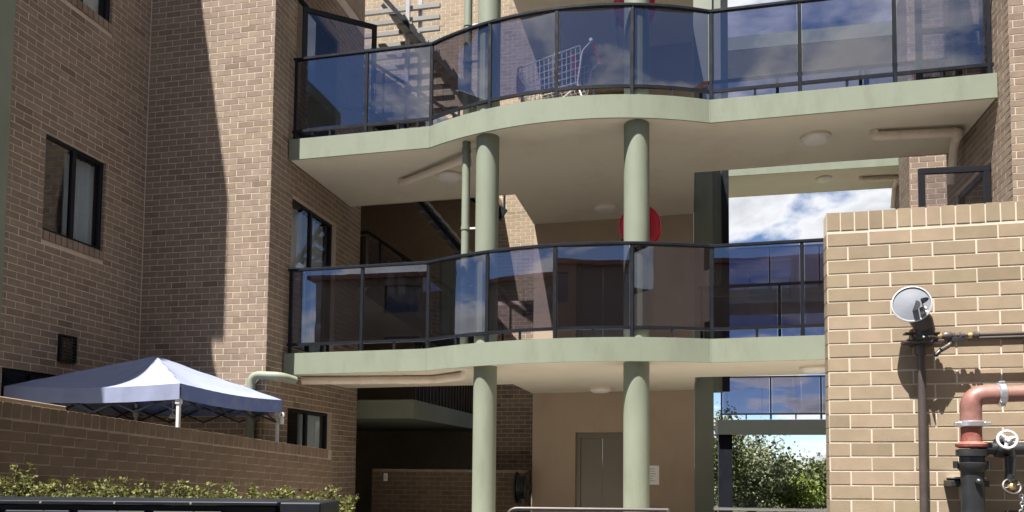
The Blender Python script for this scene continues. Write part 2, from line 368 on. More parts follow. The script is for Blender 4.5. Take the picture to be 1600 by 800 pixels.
def window(M, o, parent, kind='slide', curtain=False, sill=None, sillm='brick_brown', depth=.07):
    a, b, c, d = o; t = .045; f = MB()
    for p, q in (((a, depth, c), (b, depth+.06, c+t)), ((a, depth, d-t), (b, depth+.06, d)), ((a, depth, c+t), (a+t, depth+.06, d-t)), ((b-t, depth, c+t), (b, depth+.06, d-t))): f.box(p, q, .004)
    w = f.xf(M).build('window', 'window_frame', parent); m = (a+b)/2
    MB().box((m-.03, depth-.006, c+t), (m+.03, depth+.05, d-t), .004).xf(M).build('mullion', 'window_frame', w)
    MB().box((a+t, depth+.02, c+t), (m-.03, depth+.026, d-t)).xf(M).build('pane', 'window_glass', w)
    MB().box((m+.03, depth+.032, c+t), (b-t, depth+.038, d-t)).xf(M).build('pane', 'window_glass', w)
    r = MB(); x0, x1, y0, y1, zz0, zz1 = a-.02, b+.02, depth+.062, depth+1.3, c-.02, d+.02
    r.add([(x0, y0, zz0), (x1, y0, zz0), (x1, y1, zz0), (x0, y1, zz0), (x0, y0, zz1), (x1, y0, zz1), (x1, y1, zz1), (x0, y1, zz1)], [(0, 1, 2, 3), (7, 6, 5, 4), (5, 6, 2, 1), (6, 7, 3, 2), (7, 4, 0, 3)])
    r.xf(M).build('room', 'room_dark', w)
    if curtain:
        cb = MB(); n = 44; u0, u1 = (m+.0, b-.01) if curtain == 1 else (a+.25, b-.05); vs = []
        for i in range(n+1):
            u = u0+(u1-u0)*i/n; y = depth+.14+.022*math.sin(i*1.15)+.008*math.sin(i*.37); vs += [(u, y, c+.02), (u, y, d-.05)]
        cb.add(vs, [(2*i, 2*i+2, 2*i+3, 2*i+1) for i in range(n)]); cb.xf(M).build('curtain', 'curtain', w, smooth=True)
    if sill:
        n = int(round((b-a)/MV)); st = (b-a)/n
        for i in range(n):
            x = a+st*(i+.5); sb = MB().box((x-st/2+.005, -.028, c-.118), (x+st/2-.005, .06, c-.006), .003).xf(M)
            sb.build('sill_brick', sillm, w)
        k = 0; z = c+.004
        while z+BH < d+.01:
            MB().box((b-.004, -.0015, z), (b+.012, depth-.002, z+BH), .0012).xf(M).build('jamb_brick', sillm, w); MB().box((a-.012, -.0015, z), (a+.004, depth-.002, z+BH), .0012).xf(M).build('jamb_brick', sillm, w); z += MV
    return w
# ================================================================== GROUND
MB().add([(-400, -400, 0), (400, -400, 0), (400, 600, 0), (-400, 600, 0)], [(0, 1, 2, 3)]).build('ground', 'grass_ground', kind='structure')
MB().add([(-16, -26, .004), (16, -26, .004), (16, 8.6, .004), (-16, 8.6, .004)], [(0, 1, 2, 3)]).build('driveway', 'asphalt', kind='structure')
MB().box((-7.6, 5.0, .01), (-5.4, 9.3, .42)).build('courtyard_paving', 'concrete', kind='structure')
MB().box((-4.9, 7.7, .0), (.8, 13.6, .10)).build('pavement', 'paving', kind='structure')
MB().box((-4.9, 13.602, .0), (7.6, 20.6, .09)).build('rear_court', 'asphalt', kind='structure')
MB().box((.802, 7.7, .0), (3.6, 13.6, .10)).build('path', 'paving', kind='structure')

# ================================================================== LEFT WING
XL, YF, XR = -7.617, 9.304, -5.64
Z0 = .014
wing = thing('brick_wing', 'dark brown brick apartment wing with shaded side wall and half sunlit end wall', 'building', (XL, YF, 0))
fd = Field('brick_brown')
# side wall facing right
ML = frame_M((XL, 7.10, 0), (0, 1, 0), (1, 0, 0)); WL = YF-7.10
opsL = [(.50, 1.47, Z0+51*MV-.005, Z0+65*MV-.005), (.50, 1.47, Z0+87*MV-.005, Z0+101*MV-.005), (.05, 1.0, Z0+18*MV, Z0+31*MV-.005)]
sidewall = wall_core(ML, WL, 0, 9.4, opsL, 'mortar', wing)
opsLb = [(a, b, c-(.122 if i < 2 else 0), d) for i, (a, b, c, d) in enumerate(opsL)]
fd.add(brick_rects(WL-.012, Z0, 9.3, opsLb, shift=.07), (XL, 7.10, 0), (0, 1, 0), (1, 0, 0))
window(ML, opsL[0], wing, curtain=1, sill=True, depth=.045); window(ML, opsL[1], wing, curtain=2, sill=True, depth=.045); window(ML, opsL[2], wing)
# end wall facing the camera
MF = frame_M((XL, YF, 0), (1, 0, 0), (0, -1, 0)); WF = XR-XL
endwall = wall_core(MF, WF, 0, 9.4, [], 'mortar', wing)
fd.add([r for r in brick_rects(WF-.0105, Z0, 9.3, (), shift=.12)], (XL+.010, YF, 0), (1, 0, 0), (0, -1, 0))
# return wall facing right
MR = frame_M((XR, YF, 0), (0, 1, 0), (1, 0, 0)); WR = 12.2-YF
opsR = [(.60, 1.96, Z0+14*MV, Z0+28*MV-.005), (.58, 1.97, Z0+38*MV, Z0+64*MV-.005), (.58, 1.97, Z0+73*MV+.02, Z0+100*MV-.005)]
wall_core(frame_M((XR-.0005, YF+.004, 0), (0, 1, 0), (1, 0, 0)), WR-.004, 0, 9.4, [(a-.004, b-.004, c, d) for a, b, c, d in opsR], 'mortar', wing)
fd.add(brick_rects(WR, Z0, 9.3, opsR, shift=.02), (XR, YF, 0), (0, 1, 0), (1, 0, 0))
window(MR, opsR[0], wing, curtain=1); window(MR, opsR[1], wing, curtain=2); 
fd.build(wing, 300)
# back wall of the return block, upper storeys and roof
b = MB(); b.box((XL+.11, 12.09, 0), (XR-.11, 12.19, 9.4)); b.build('back_wall', 'brick_brown', wing)
b = MB(); b.box((-13.6, 6.74, 9.41), (XL, 12.6, 10.7)); b.box((XL, YF+.0, 9.41), (XR, 12.2, 12.5)); b.build('upper_wall', 'brick_brown', wing)
b = MB(); b.box((-13.8, 6.33, 10.71), (XL+.0, 12.7, 12.7)); b.build('roof', 'render_tan', wing)
b = MB(); b.box((-13.6, 6.74, 0), (-8.15, 7.09, 9.4)); b.box((-13.6, 7.1, 0), (-9.2, 12.6, 9.4)); b.build('front_wall', 'brick_brown', wing)
MB().box((-8.14, 6.73, 0), (XL+.035, 7.095, 9.4), .02).build('pier', 'green_paint', wing)
MB().box((-13.6, 4.3, 9.15), (XL+.05, 6.72, 9.42), .01).build('balcony_slab', 'green_paint', wing)
# open glazed door on the upper landing of the return wall
def open_door(parent, hinge, end, z0, z1, midrail=None):
    p = Vector((hinge[0], hinge[1], 0)); q = Vector((end[0], end[1], 0)); d = (q-p); w = d.length; n = Vector((d.y, -d.x, 0)).normalized()
    M = frame_M(p, d, n); t = .075; f = MB()
    for a, c in (((0, 0, z0), (w, .04, z0+.12)), ((0, 0, z1-t), (w, .04, z1)), ((0, 0, z0+.12), (t, .04, z1-t)), ((w-t, 0, z0+.12), (w, .04, z1-t))): f.box(a, c, .004)
    o = f.xf(M).build('door', 'window_frame', parent); zz = [z0+.12, z1-t]
    if midrail: MB().box((t, .003, midrail), (w-t, .037, midrail+.07), .003).xf(M).build('mid_rail', 'window_frame', o); zz = [z0+.12, midrail, midrail+.07, z1-t]
    for i in range(0, len(zz), 2): MB().box((t, .017, zz[i]), (w-t, .023, zz[i+1])).xf(M).build('pane', 'door_glass', o)
    MB().tube(bend([(w-.035, -.0, z0+.95), (w-.035, -.05, z0+.95), (w-.035, -.05, z0+1.10), (w-.035, 0, z0+1.10)], .02, 3), .008, 6).xf(M).build('handle', 'silver', o, smooth=True)
    return o
open_door(wing, (XR+.03, 10.0), (-4.72, 10.66), 6.36, 8.42, 7.0)
f = MB(); a, bb, c, d = opsR[2]; f.box((a, .05, c), (a+.06, .11, d)); f.box((bb-.06, .05, c), (bb, .11, d)); f.box((a+.06, .05, d-.06), (bb-.06, .11, d))
dw = f.xf(MR).build('door_frame', 'window_frame', wing)
r = MB().box((a-.1, 1.2, c-.1), (bb+.1, 1.25, d+.1)).xf(MR).build('room', 'room_dark', dw)
MB().box((a+.06, .07, c), ((a+bb)/2, .076, d-.06)).xf(MR).build('pane', 'window_glass', dw)
# air vent and conduit on the side wall
v = thing('wall_vent', 'small dark louvred vent on the shaded brown brick wall above the canopy', 'vent', (XL, 7.9, 2.8))
vf = MB(); vu, vz = .80, 2.84
for p, q in (((vu, -.05, vz), (vu+.02, .0, vz+.34)), ((vu+.23, -.05, vz), (vu+.25, 0, vz+.34)), ((vu+.02, -.05, vz+.32), (vu+.23, 0, vz+.34)), ((vu+.02, -.05, vz), (vu+.23, 0, vz+.02))): vf.box(p, q)
vf.xf(ML).build('frame', 'charcoal_metal', v)
for i in range(7):
    MB().bar((vu+.02, -.03, vz+.05+i*.042), (vu+.23, -.03, vz+.05+i*.042), .035, .008, (0, -.6, 1)).xf(ML).build('slat', 'brown_pipe', v)
cb = MB().tube([(-8.1+.015*i, 6.715-.006*math.sin(i), 6.72-.0011*i*i+.02*math.sin(i*.5)) for i in range(34)], .008, 6).build('cable', 'gong_grey', smooth=True)
tag(cb, 'thin grey cable looping down the green pier at the left edge', 'cable')

# ================================================================== FRONT GALLERY BUILDING
def tz(x): return .010*(x+1.6)
YE = 9.72; AX0, AX1, SAG = -3.5, .28, .45
def edge_y(x):
    if x <= AX0 or x >= AX1: return YE
    h = (AX1-AX0)/2; Rr = (h*h+SAG*SAG)/(2*SAG); m = (AX0+AX1)/2
    return YE-(math.sqrt(Rr*Rr-(x-m)**2)-(Rr-SAG))
def front_path(off=0., x0=-5.62, x1=3.645, n=26):
    xs = [x0]+[AX0+(AX1-AX0)*i/n for i in range(n+1)]+[x1]
    return [(x, edge_y(x)+off) for x in xs]
gal = thing('gallery_building', 'open gallery building with curved pale green balcony slabs, round columns and tan lift core', 'building', (-1.6, 11.5, 0))
FLOORS = [3.19, 6.29, 9.39]
for fi, zf in enumerate(FLOORS):
    zs = zf-.29; back = [(3.645, 11.4), (.10, 11.4), (.10, 13.29), (-2.75, 13.29), (-2.75, 11.75), (-5.625, 11.75)]
    if fi == 2: back = [(3.645, 10.85), (.10, 10.85), (.10, 13.29), (-2.75, 13.29), (-2.75, 10.8), (-5.625, 10.8)]
    P = front_path(.03)+back; n = len(P); b = MB()
    vs = [(x, y, zs+.015+tz(x)) for x, y in P]+[(x, y, zf-.004+tz(x)) for x, y in P]
    b.add(vs, [tuple(range(n))[::-1], tuple(range(n, 2*n))]+[(i, (i+1) % n, n+(i+1) % n, n+i) for i in range(n)])
    sl_o = b.build('floor_slab', 'soffit', gal)
    Q = front_path(.032)+back; nq = len(Q); db = MB(); vq = [(x, y, zf-.003+tz(x)) for x, y in Q]+[(x, y, zf+.006+tz(x)) for x, y in Q]
    db.add(vq, [tuple(range(nq, 2*nq))]+[(i, (i+1) % nq, nq+(i+1) % nq, nq+i) for i in range(nq)]); db.build('deck_finish', 'paving', sl_o)
    fp = front_path(0); fb = MB(); n = len(fp); vs = []
    for x, y in fp:
        t = tz(x); vs += [(x, y, zs+t), (x, y+.028, zs+t), (x, y+.028, zf+.012+t), (x, y, zf+.012+t)]
    fs = []
    for i in range(n-1):
        a = 4*i; c = a+4; fs += [(a, c, c+3, a+3), (a+1, a, c, c+1)[::-1], (a+3, c+3, c+2, a+2), (a+2, c+2, c+1, a+1)]
    fs += [(0, 3, 2, 1), (4*n-4, 4*n-3, 4*n-2, 4*n-1)]
    fb.add(vs, fs); fb.build('fascia', 'green_paint', sl_o)
    # drip groove lip along the soffit and joint covers where the curve starts
    for x in (AX0, AX1):
        MB().box((x-.006, YE-.006, zs+.004+tz(x)), (x+.006, YE+.004, zf+.008+tz(x))).build('joint', 'green_paint', sl_o)
    if fi == 2: continue
    bk = MB(); bk.box((.08, 11.402, zs+tz(1.8)+.03), (3.645, 11.43, zf)); bk.box((.102, 11.43, zs+.03), (.13, 13.2, zf)); bk.build('edge_beam', 'green_dark', sl_o)
CX = [(-2.635, .155), (-.645, .165)]
for cx, cr_ in CX:
    cy = edge_y(cx)+.07+cr_
    for k, (za, zb) in enumerate(((0.1, 2.92), (3.19, 6.02), (6.29, 9.12))):
        rr = cr_*(1.0 if k else 1.0)
        MB().lathe((cx, cy, za), (0, 0, 1), [(0, rr), (zb-za, rr)], 40).build('column', 'green_paint', gal, smooth=True)
# lift core
LY = 13.30
MC = frame_M((-2.75, LY, 0), (1, 0, 0), (0, -1, 0))
lops = [(.78, 1.72, zf0, zf0+2.1) for zf0 in (.10, 3.19, 6.29)]
core = wall_core(MC, 2.85, 0, 12.6, lops, 'render_tan', gal, thick=.2, name='lift_core')
MB().box((-2.75, LY+.21, 0), (-2.60, LY+2.2, 12.6)).build('core_side_wall', 'brick_brown', core)
for zf0 in (.10, 3.19, 6.29):
    f = MB(); f.box((.78, .08, zf0), (.86, .19, zf0+2.1)); f.box((1.64, .08, zf0), (1.72, .19, zf0+2.1)); f.box((.86, .08, zf0+2.0), (1.64, .19, zf0+2.1))
    dd = f.xf(MC).build('lift_door', 'stainless', core)
    MB().box((.86, .12, zf0), (1.248, .15, zf0+2.0), .003).xf(MC).build('door_leaf', 'stainless', dd); MB().box((1.252, .12, zf0), (1.64, .15, zf0+2.0), .003).xf(MC).build('door_leaf', 'stainless', dd)
    MB().box((1.85, -.012, zf0+.95), (1.93, -.001, zf0+1.15), .003).xf(MC).build('call_panel', 'stainless', core)
MB().box((.105, LY-.02, .1), (.43, LY+.5, 12.4)).build('pier', 'green_dark', gal)
MB().box((.429, LY+.06, 2.9), (.60, LY+.2, 12.4)).build('infill_panel', 'green_dark', gal); MB().box((.58, LY-.05, 2.9), (.70, LY+.05, 12.4)).build('post', 'charcoal_metal', gal)
# right wing
rw = thing('brick_wing', 'pale sunlit brick wing with narrow shaded side at the right end of the balconies', 'building', (4.5, 10, 0))
fr_ = Field('brick_brown')
MRf = frame_M((3.66, 9.40, 0), (1, 0, 0), (0, -1, 0)); wall_core(MRf, 2.2, 0, 12.5, [], 'mortar', rw)
fr_.add(brick_rects(2.2, Z0+40*MV, 9.0, (), .05), (3.66, 9.40, 0), (1, 0, 0), (0, -1, 0))
MRl = frame_M((3.66, 11.6, 0), (0, -1, 0), (-1, 0, 0))
ro = [(.35, 1.6, 3.22, 5.4), (.35, 1.6, 6.32, 8.5)]
wall_core(MRl, 2.195, 0, 12.5, ro, 'mortar', rw)
fr_.add(brick_rects(2.2, Z0+30*MV, 9.0, ro, .1), (3.66, 11.6, 0), (0, -1, 0), (-1, 0, 0))
for i, (a, bb, c, d) in enumerate(ro):
    f = MB(); f.box((a, .03, c), (a+.06, .1, d)); f.box((bb-.06, .03, c), (bb, .1, d)); f.box((a+.06, .03, d-.06), (bb-.06, .1, d))
    dw = f.xf(MRl).build('door_frame', 'window_frame', rw); MB().box((a-.1, 1.0, c-.1), (bb+.1, 1.05, d+.1)).xf(MRl).build('room', 'room_dark', dw)
    open_door(rw, (3.62, 9.96), (2.80, 9.93), c+.02, c+2.09, c+.70)
fr_.add(brick_rects(2.6, Z0+50*MV, 9.4, (), .03), (3.46, 12.7, 0), (1, 0, 0), (0, -1, 0))
wall_core(frame_M((3.46, 12.7, 0), (1, 0, 0), (0, -1, 0)), 2.6, 0, 12.5, [], 'mortar', rw)
wall_core(frame_M((3.46, 13.3, 0), (0, -1, 0), (-1, 0, 0)), .595, 0, 12.5, [], 'mortar', rw)
fr_.add(brick_rects(.6, Z0+50*MV, 9.4, (), .1), (3.46, 13.3, 0), (0, -1, 0), (-1, 0, 0))
MB().box((3.77, 11.61, 0), (6.0, 12.69, 3)).build('back_wall', 'brick_brown', rw)
fr_.build(rw, 220)

# ================================================================== BALUSTRADES
def balustrade(label, group, zf, posts, yfun, x0, x1, h=1.22, curved=True):
    t = thing('balustrade', label, 'balustrade', ((x0+x1)/2, yfun((x0+x1)/2), zf), group)
    n = 60 if curved else 2
    xs = [x0+(x1-x0)*i/n for i in range(n+1)]
    if curved: xs = sorted(xs+[AX0, AX1])
    y = lambda x: yfun(x)
    b = MB(); vs = []; fs = []
    w2 = .030
    for x in xs:
        z = zf+h+tz(x); vs += [(x, y(x)-w2, z-.035), (x, y(x)+w2, z-.035), (x, y(x)+w2, z-.006), (x, y(x)+w2-.008, z), (x, y(x)-w2+.008, z), (x, y(x)-w2, z-.006)]
    for i in range(len(xs)-1):
        for k in range(6): fs.append((6*i+k, 6*i+(k+1) % 6, 6*i+6+(k+1) % 6, 6*i+6+k))
    fs += [tuple(range(6))[::-1], tuple(6*len(xs)-6+k for k in range(6))]
    b.add(vs, fs).build('handrail', 'charcoal_metal', t)
    b = MB(); vs = []; fs = []
    for x in xs:
        z = zf+.13+tz(x); vs += [(x, y(x)-.016, z-.02), (x, y(x)+.016, z-.02), (x, y(x)+.016, z+.02), (x, y(x)-.016, z+.02)]
    for i in range(len(xs)-1):
        for k in range(4): fs.append((4*i+k, 4*i+(k+1) % 4, 4*i+4+(k+1) % 4, 4*i+4+k))
    b.add(vs, fs).build('bottom_rail', 'charcoal_metal', t)
    for x in posts:
        MB().box((x-.022, y(x)-.022, zf+tz(x)), (x+.022, y(x)+.022, zf+h-.035+tz(x)), .003).build('post', 'charcoal_metal', t)
    for a, c in zip(posts[:-1], posts[1:]):
        m = (a+c)/2
        MB().box((m-.015, y(m)-.012, zf+tz(m)), (m+.015, y(m)+.012, zf+.11+tz(m))).build('support', 'charcoal_metal', t)
        k = 1; vs = []; fs = []
        for i in range(k+1):
            x = a+.03+(c-a-.06)*i/k; z = tz(x); yc = y(a)+(y(c)-y(a))*(x-a)/(c-a)
            for dy in (-.004, .004): vs += [(x, yc+dy, zf+.15+z), (x, yc+dy, zf+h-.036+z)]
        for i in range(k):
            q = 4*i; fs += [(q, q+4, q+5, q+1), (q+2, q+3, q+7, q+6), (q+1, q+5, q+7, q+3), (q, q+2, q+6, q+4)]
        fs += [(0, 1, 3, 2), (4*k, 4*k+2, 4*k+3, 4*k+1)]
        pm = MB().add(vs, fs); pm.build('glass_panel', 'balcony_glass', t)
    return t
PU = [-5.56, -4.47, -3.5, -2.57, -1.65, -.69, .30, 1.40, 2.52, 3.58]
rail_y = lambda x: edge_y(x)+.055
balustrade('curved tinted glass balustrade with charcoal rail on the upper balcony, shopping trolley behind it', 'curved balustrades', 6.302, PU, rail_y, -5.60, 3.63)
balustrade('curved tinted glass balustrade with charcoal rail on the lower balcony, below the red hose reel', 'curved balustrades', 3.202, PU, rail_y, -5.60, 3.63)
# rear balustrades on the right walkway
for zf, lb in ((3.20, 'straight glass balustrade at the rear edge of the lower walkway, behind the curved one'), (6.30, 'straight glass balustrade at the rear edge of the upper walkway, behind the curved one')):
    balustrade(lb, 'rear balustrades', zf, [.2, 1.3, 2.45, 3.55], lambda x: 11.30, .16, 3.6, 1.05, False)

# ================================================================== CEILING LIGHTS, PIPES
def ceiling_light(p, label, r=.20):
    t = thing('ceiling_light', label, 'light', p, 'round ceiling lights')
    MB().lathe(p, (0, 0, -1), [(0, r), (.035, r), (.035, r-.012)], 28).build('base', 'pipe_beige', t, smooth=True)
    MB().lathe((p[0], p[1], p[2]-.036), (0, 0, -1), [(0, r-.015), (.025, r-.03), (.045, r-.08), (.052, .02)], 28).build('diffuser', 'lamp_white', t, smooth=True)
SOF = lambda k, x: FLOORS[k]-.275+tz(x)
ceiling_light((1.69, 10.46, SOF(1, 1.69)), 'round ceiling light under the right end of the upper balcony, left of the bent pipe')
ceiling_light((-3.55, 10.74, SOF(1, -3.55)), 'round ceiling light under the upper balcony beside the diagonal pipe')
ceiling_light((-1.38, 12.6, SOF(1, -1.38)), 'round ceiling light in front of the lift core on the middle floor')
ceiling_light((-1.45, 12.6, SOF(0, -1.45)), 'round ceiling light above the ground floor lift door')
ceiling_light((1.66, 10.5, SOF(0, 1.66)), 'round ceiling light under the lower balcony beside the tan brick wall')
def pipe(name, pts, r, m, label, cat='pipe', br=.12, clips=(), group=None):
    t = thing(name, label, cat, pts[-1], group)
    MB().tube(bend(pts, br), r, 16).build('tube', m, t, smooth=True)
    P = [Vector(p) for p in pts]
    for i, f in clips:
        a = P[i].lerp(P[i+1], f); d = (P[i+1]-P[i]).normalized()
        MB().lathe(a-d*.02, d, [(0, r+.008), (.04, r+.008)], 16).build('collar', m, t, smooth=True)
    return t
z1 = SOF(1, -3.6)-.06
pipe('drain_pipe', [(-4.32, 10.75, z1+.05), (-4.32, 10.75, z1-.02), (-3.0, 9.95, z1-.04), (-3.0, 9.92, z1-.2)], .05, 'pipe_beige', 'beige drain pipe running diagonally under the upper balcony to the green downpipe', clips=((1, .5),))
z1 = SOF(1, 2.5)-.075
pipe('drain_pipe', [(2.42, 10.42, z1+.07), (2.42, 10.42, z1), (3.50, 10.50, z1), (3.50, 10.75, z1), (3.52, 11.0, z1-.5)], .058, 'pipe_beige', 'beige bent drain pipe under the right end of the upper balcony', clips=((1, .08), (1, .92)))
z1 = SOF(0, -4)-.06
pipe('drain_pipe', [(-5.5, 10.05, z1-.02), (-3.6, 10.35, z1), (-3.05, 9.98, z1+.0), (-2.98, 9.95, z1+.12)], .058, 'pipe_beige', 'beige drain pipe running below the lower balcony soffit from the brick corner', clips=((0, .45), (0, .8)))
z1 = SOF(0, -4)-.03
pipe('conduit', [(-5.45, 10.6, z1), (-4.2, 10.75, z1), (-3.2, 10.25, z1), (-3.02, 10.1, z1)], .022, 'pipe_beige', 'thin beige conduit beside the drain pipe under the lower balcony', clips=((1, .7),))
dp = thing('downpipe', 'slim pale green downpipe left of the first column on the middle floor', 'pipe', (-2.955, 9.69, 3.2), 'slim green downpipes')
MB().tube([(-2.955, 9.69, 3.2), (-2.955, 9.69, 6.0)], .056, 16).build('tube', 'green_paint', dp, smooth=True)
for z in (4.0, 4.78, 5.86): MB().lathe((-2.955, 9.69, z), (0, 0, 1), [(0, .063), (.05, .063)], 16).build('collar', 'green_paint' if z < 5.5 else 'green_dark', dp, smooth=True); MB().box((-2.92, 9.68, z+.01), (-2.74, 9.695, z+.035)).build('bracket', 'white_steel', dp)
dp = thing('downpipe', 'slim pale green downpipe left of the first column on the top floor', 'pipe', (-2.955, 9.69, 6.3), 'slim green downpipes')
MB().tube([(-2.955, 9.69, 6.3), (-2.955, 9.69, 9.1)], .056, 16).build('tube', 'green_paint', dp, smooth=True)
for z in (7.1, 7.62, 8.6): MB().lathe((-2.955, 9.69, z), (0, 0, 1), [(0, .063), (.05, .063)], 16).build('collar', 'green_paint', dp, smooth=True); MB().box((-2.92, 9.68, z+.01), (-2.74, 9.695, z+.035)).build('bracket', 'white_steel', dp)
dp = thing('downpipe', 'thick pale green pipe elbow rising behind the canopy to the lower balcony corner', 'pipe', (-5.83, 9.2, .4))
MB().tube(bend([(-5.80, 9.22, .42), (-5.80, 9.22, 2.80), (-5.38, 9.26, 2.78), (-5.28, 9.45, 2.74)], .13, 7), .056, 16).build('tube', 'green_paint', dp, smooth=True)
MB().lathe((-5.80, 9.22, 2.4), (0, 0, 1), [(0, .073), (.05, .073)], 16).build('collar', 'green_paint', dp, smooth=True)
# ================================================================== REAR COURTYARD
rb = thing('rear_building', 'sunlit tan brick wall of the rear stair block behind the balconies', 'building', (-6, 17, 0))
fb_ = Field('brick_tan')
MB_ = frame_M((-9.4, 17.0, 0), (1, 0, 0), (0, -1, 0)); wall_core(MB_, 5.95, 0, 15.0, [], 'mortar_cream', rb)
fb_.add(brick_rects(5.95, Z0, 14.4, (), .05), (-9.4, 17.0, 0), (1, 0, 0), (0, -1, 0))
fb_.build(rb, 0)
MB().box((-9.3, 16.35, 2.72), (-4.35, 16.6, 7.68)).build('stair_wall', 'brick_tan', rb)
MB().box((-9.3, 12.4, 2.73), (-9.1, 16.3, 7.68)).build('stair_wall', 'brick_tan', rb)
# stairs
def staircase(zf, label, up=True):
    t = thing('staircase', label, 'stairs', (-3.2, 12.9, zf), 'open stairs behind the balconies')
    x0, x1, n = -3.45, -5.55, 10; rise = 1.55/n; run = (x1-x0)/n
    for y in (12.38, 13.42):
        MB().bar((x0+.1, y, zf-.04), (x1, y, zf+1.51), .05, .22).build('stringer', 'charcoal_metal', t)
    for i in range(n):
        x = x0+run*(i+.5); z = zf+rise*(i+1)
        MB().box((x-.135, 12.41, z-.05), (x+.135, 13.39, z), .004).build('tread', 'step_grey', t)
    l = MB().box((-9.2, 12.36, zf+1.40), (x1-.02, 16.98, zf+1.55)); l.box((x1-.02, 14.6, zf+1.40), (-4.30, 16.98, zf+1.55)); l.build('landing', 'soffit', t)
    for y in (12.36, 13.44):
        MB().bar((x0+.1, y, zf+.98), (x1, y, zf+2.52), .045, .05).build('handrail', 'charcoal_metal', t)
        for i in range(0, n+1, 3):
            x = x0+.1+(x1-x0-.1)*i/n; MB().box((x-.018, y-.018, zf+1.55*i/n), (x+.018, y+.018, zf+.98+1.54*i/n)).build('baluster', 'charcoal_metal', t)
    b = MB()
    for y in (12.36,):
        a = (x0, y, zf+.12); c = (x1, y, zf+1.67); b.add([(a[0], y-.004, a[2]), (c[0], y-.004, c[2]), (c[0], y-.004, c[2]+.78), (a[0], y-.004, a[2]+.78), (a[0], y+.004, a[2]), (c[0], y+.004, c[2]), (c[0], y+.004, c[2]+.78), (a[0], y+.004, a[2]+.78)],
              [(0, 1, 2, 3), (7, 6, 5, 4), (0, 4, 5, 1), (3, 2, 6, 7), (1, 5, 6, 2), (0, 3, 7, 4)])
    b.build('glass_panel', 'balcony_glass', t)
    MB().bar((x1, 12.36, zf+2.53), (-6.5, 12.36, zf+2.53), .045, .05).build('handrail', 'charcoal_metal', t)
    MB().box((-6.5, 12.356, zf+1.7), (x1-.04, 12.364, zf+2.46)).build('glass_panel', 'balcony_glass', t)
    # second flight rising to the left behind the first
    m = 12
    for i in range(m):
        f_ = (i+.5)/m; x = -3.55-2.0*f_; z = zf+1.72+2.35*f_
        MB().box((x-.14, 13.25, z-.05), (x+.14, 14.2, z), .004).build('tread', 'step_grey', t)
    for y in (13.2, 14.25): MB().bar((-3.45, y, zf+1.62), (-6.2, y, zf+4.84), .05, .08).build('stringer', 'charcoal_metal', t)
    return t
staircase(3.19, 'dark steel stair flight seen in the shade behind the lower balcony')
staircase(6.29, 'dark steel stair flight against the sunlit brick wall behind the upper balcony')
# slatted screen beside the upper stair
sc = thing('slat_screen', 'grey horizontal slat screen on a post beside the upper stair', 'screen', (-5.3, 13.6, 7.8))
for i in range(13):
    z = 7.75+i*.235; MB().box((-6.35, 13.66, z), (-4.75+max(0, (8-i))*.08, 13.72, z+.085), .004).build('slat', 'step_grey', sc)
MB().box((-5.42, 13.57, 7.8), (-5.34, 13.65, 10.9), .004).build('post', 'silver', sc)
MB().box((-5.22, 13.73, 7.8), (-5.14, 13.80, 10.9), .004).build('post', 'silver', sc)
# left gallery over the car entrance, with low wall
lg = thing('side_gallery', 'dark green edged gallery slab receding over the shaded ground floor entrance', 'building', (-6, 14, 0))
MB().box((-9.3, 12.25, 2.40), (-4.62, 16.95, 2.72)).build('slab', 'green_dark', lg)
MB().box((-9.3, 16.6, .1), (-4.7, 16.8, 2.39)).build('wall', 'brick_tan', lg)
MB().box((-9.3, 12.3, .1), (-9.1, 16.6, 2.39)).build('wall', 'brick_brown', lg)
MB().box((-4.68, 12.30, 3.72), (-4.63, 16.9, 3.77)).build('handrail', 'charcoal_metal', lg)
for i in range(24): MB().box((-4.665, 12.4+i*.19, 2.72), (-4.645, 12.42+i*.19, 3.72)).build('baluster', 'charcoal_metal', lg)
gw2 = thing('low_wall', 'low shaded brown brick wall inside the ground floor entrance', 'wall', (-4.9, 13.5, .1))
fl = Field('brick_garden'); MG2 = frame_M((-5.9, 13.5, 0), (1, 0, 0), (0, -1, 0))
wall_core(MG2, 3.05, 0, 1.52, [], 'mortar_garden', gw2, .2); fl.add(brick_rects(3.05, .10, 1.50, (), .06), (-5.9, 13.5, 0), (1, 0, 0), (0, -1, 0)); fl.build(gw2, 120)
sw = thing('wall_switch', 'small pale switch plate on the low wall in the shaded entrance', 'switch', (-5.6, 13.48, 1.3))
MB().box((-5.66, 13.478, 1.29), (-5.58, 13.491, 1.44), .003).build('plate', 'paper', sw); MB().box((-5.635, 13.472, 1.34), (-5.605, 13.477, 1.39), .002).build('rocker', 'white_steel', sw)
# brick pier between the entrance and the lift core
bp = thing('brick_pier', 'shaded dark brown brick pier between the first column and the lift core', 'wall', (-3.1, 14.6, 0))
fp_ = Field('brick_brown'); wall_core(frame_M((-3.75, 14.6, 0), (1, 0, 0), (0, -1, 0)), 1.0, 0, 4.9, [], 'mortar', bp)
fp_.add(brick_rects(1.0, Z0, 4.85, (), .1), (-3.75, 14.6, 0), (1, 0, 0), (0, -1, 0)); fp_.build(bp, 120)
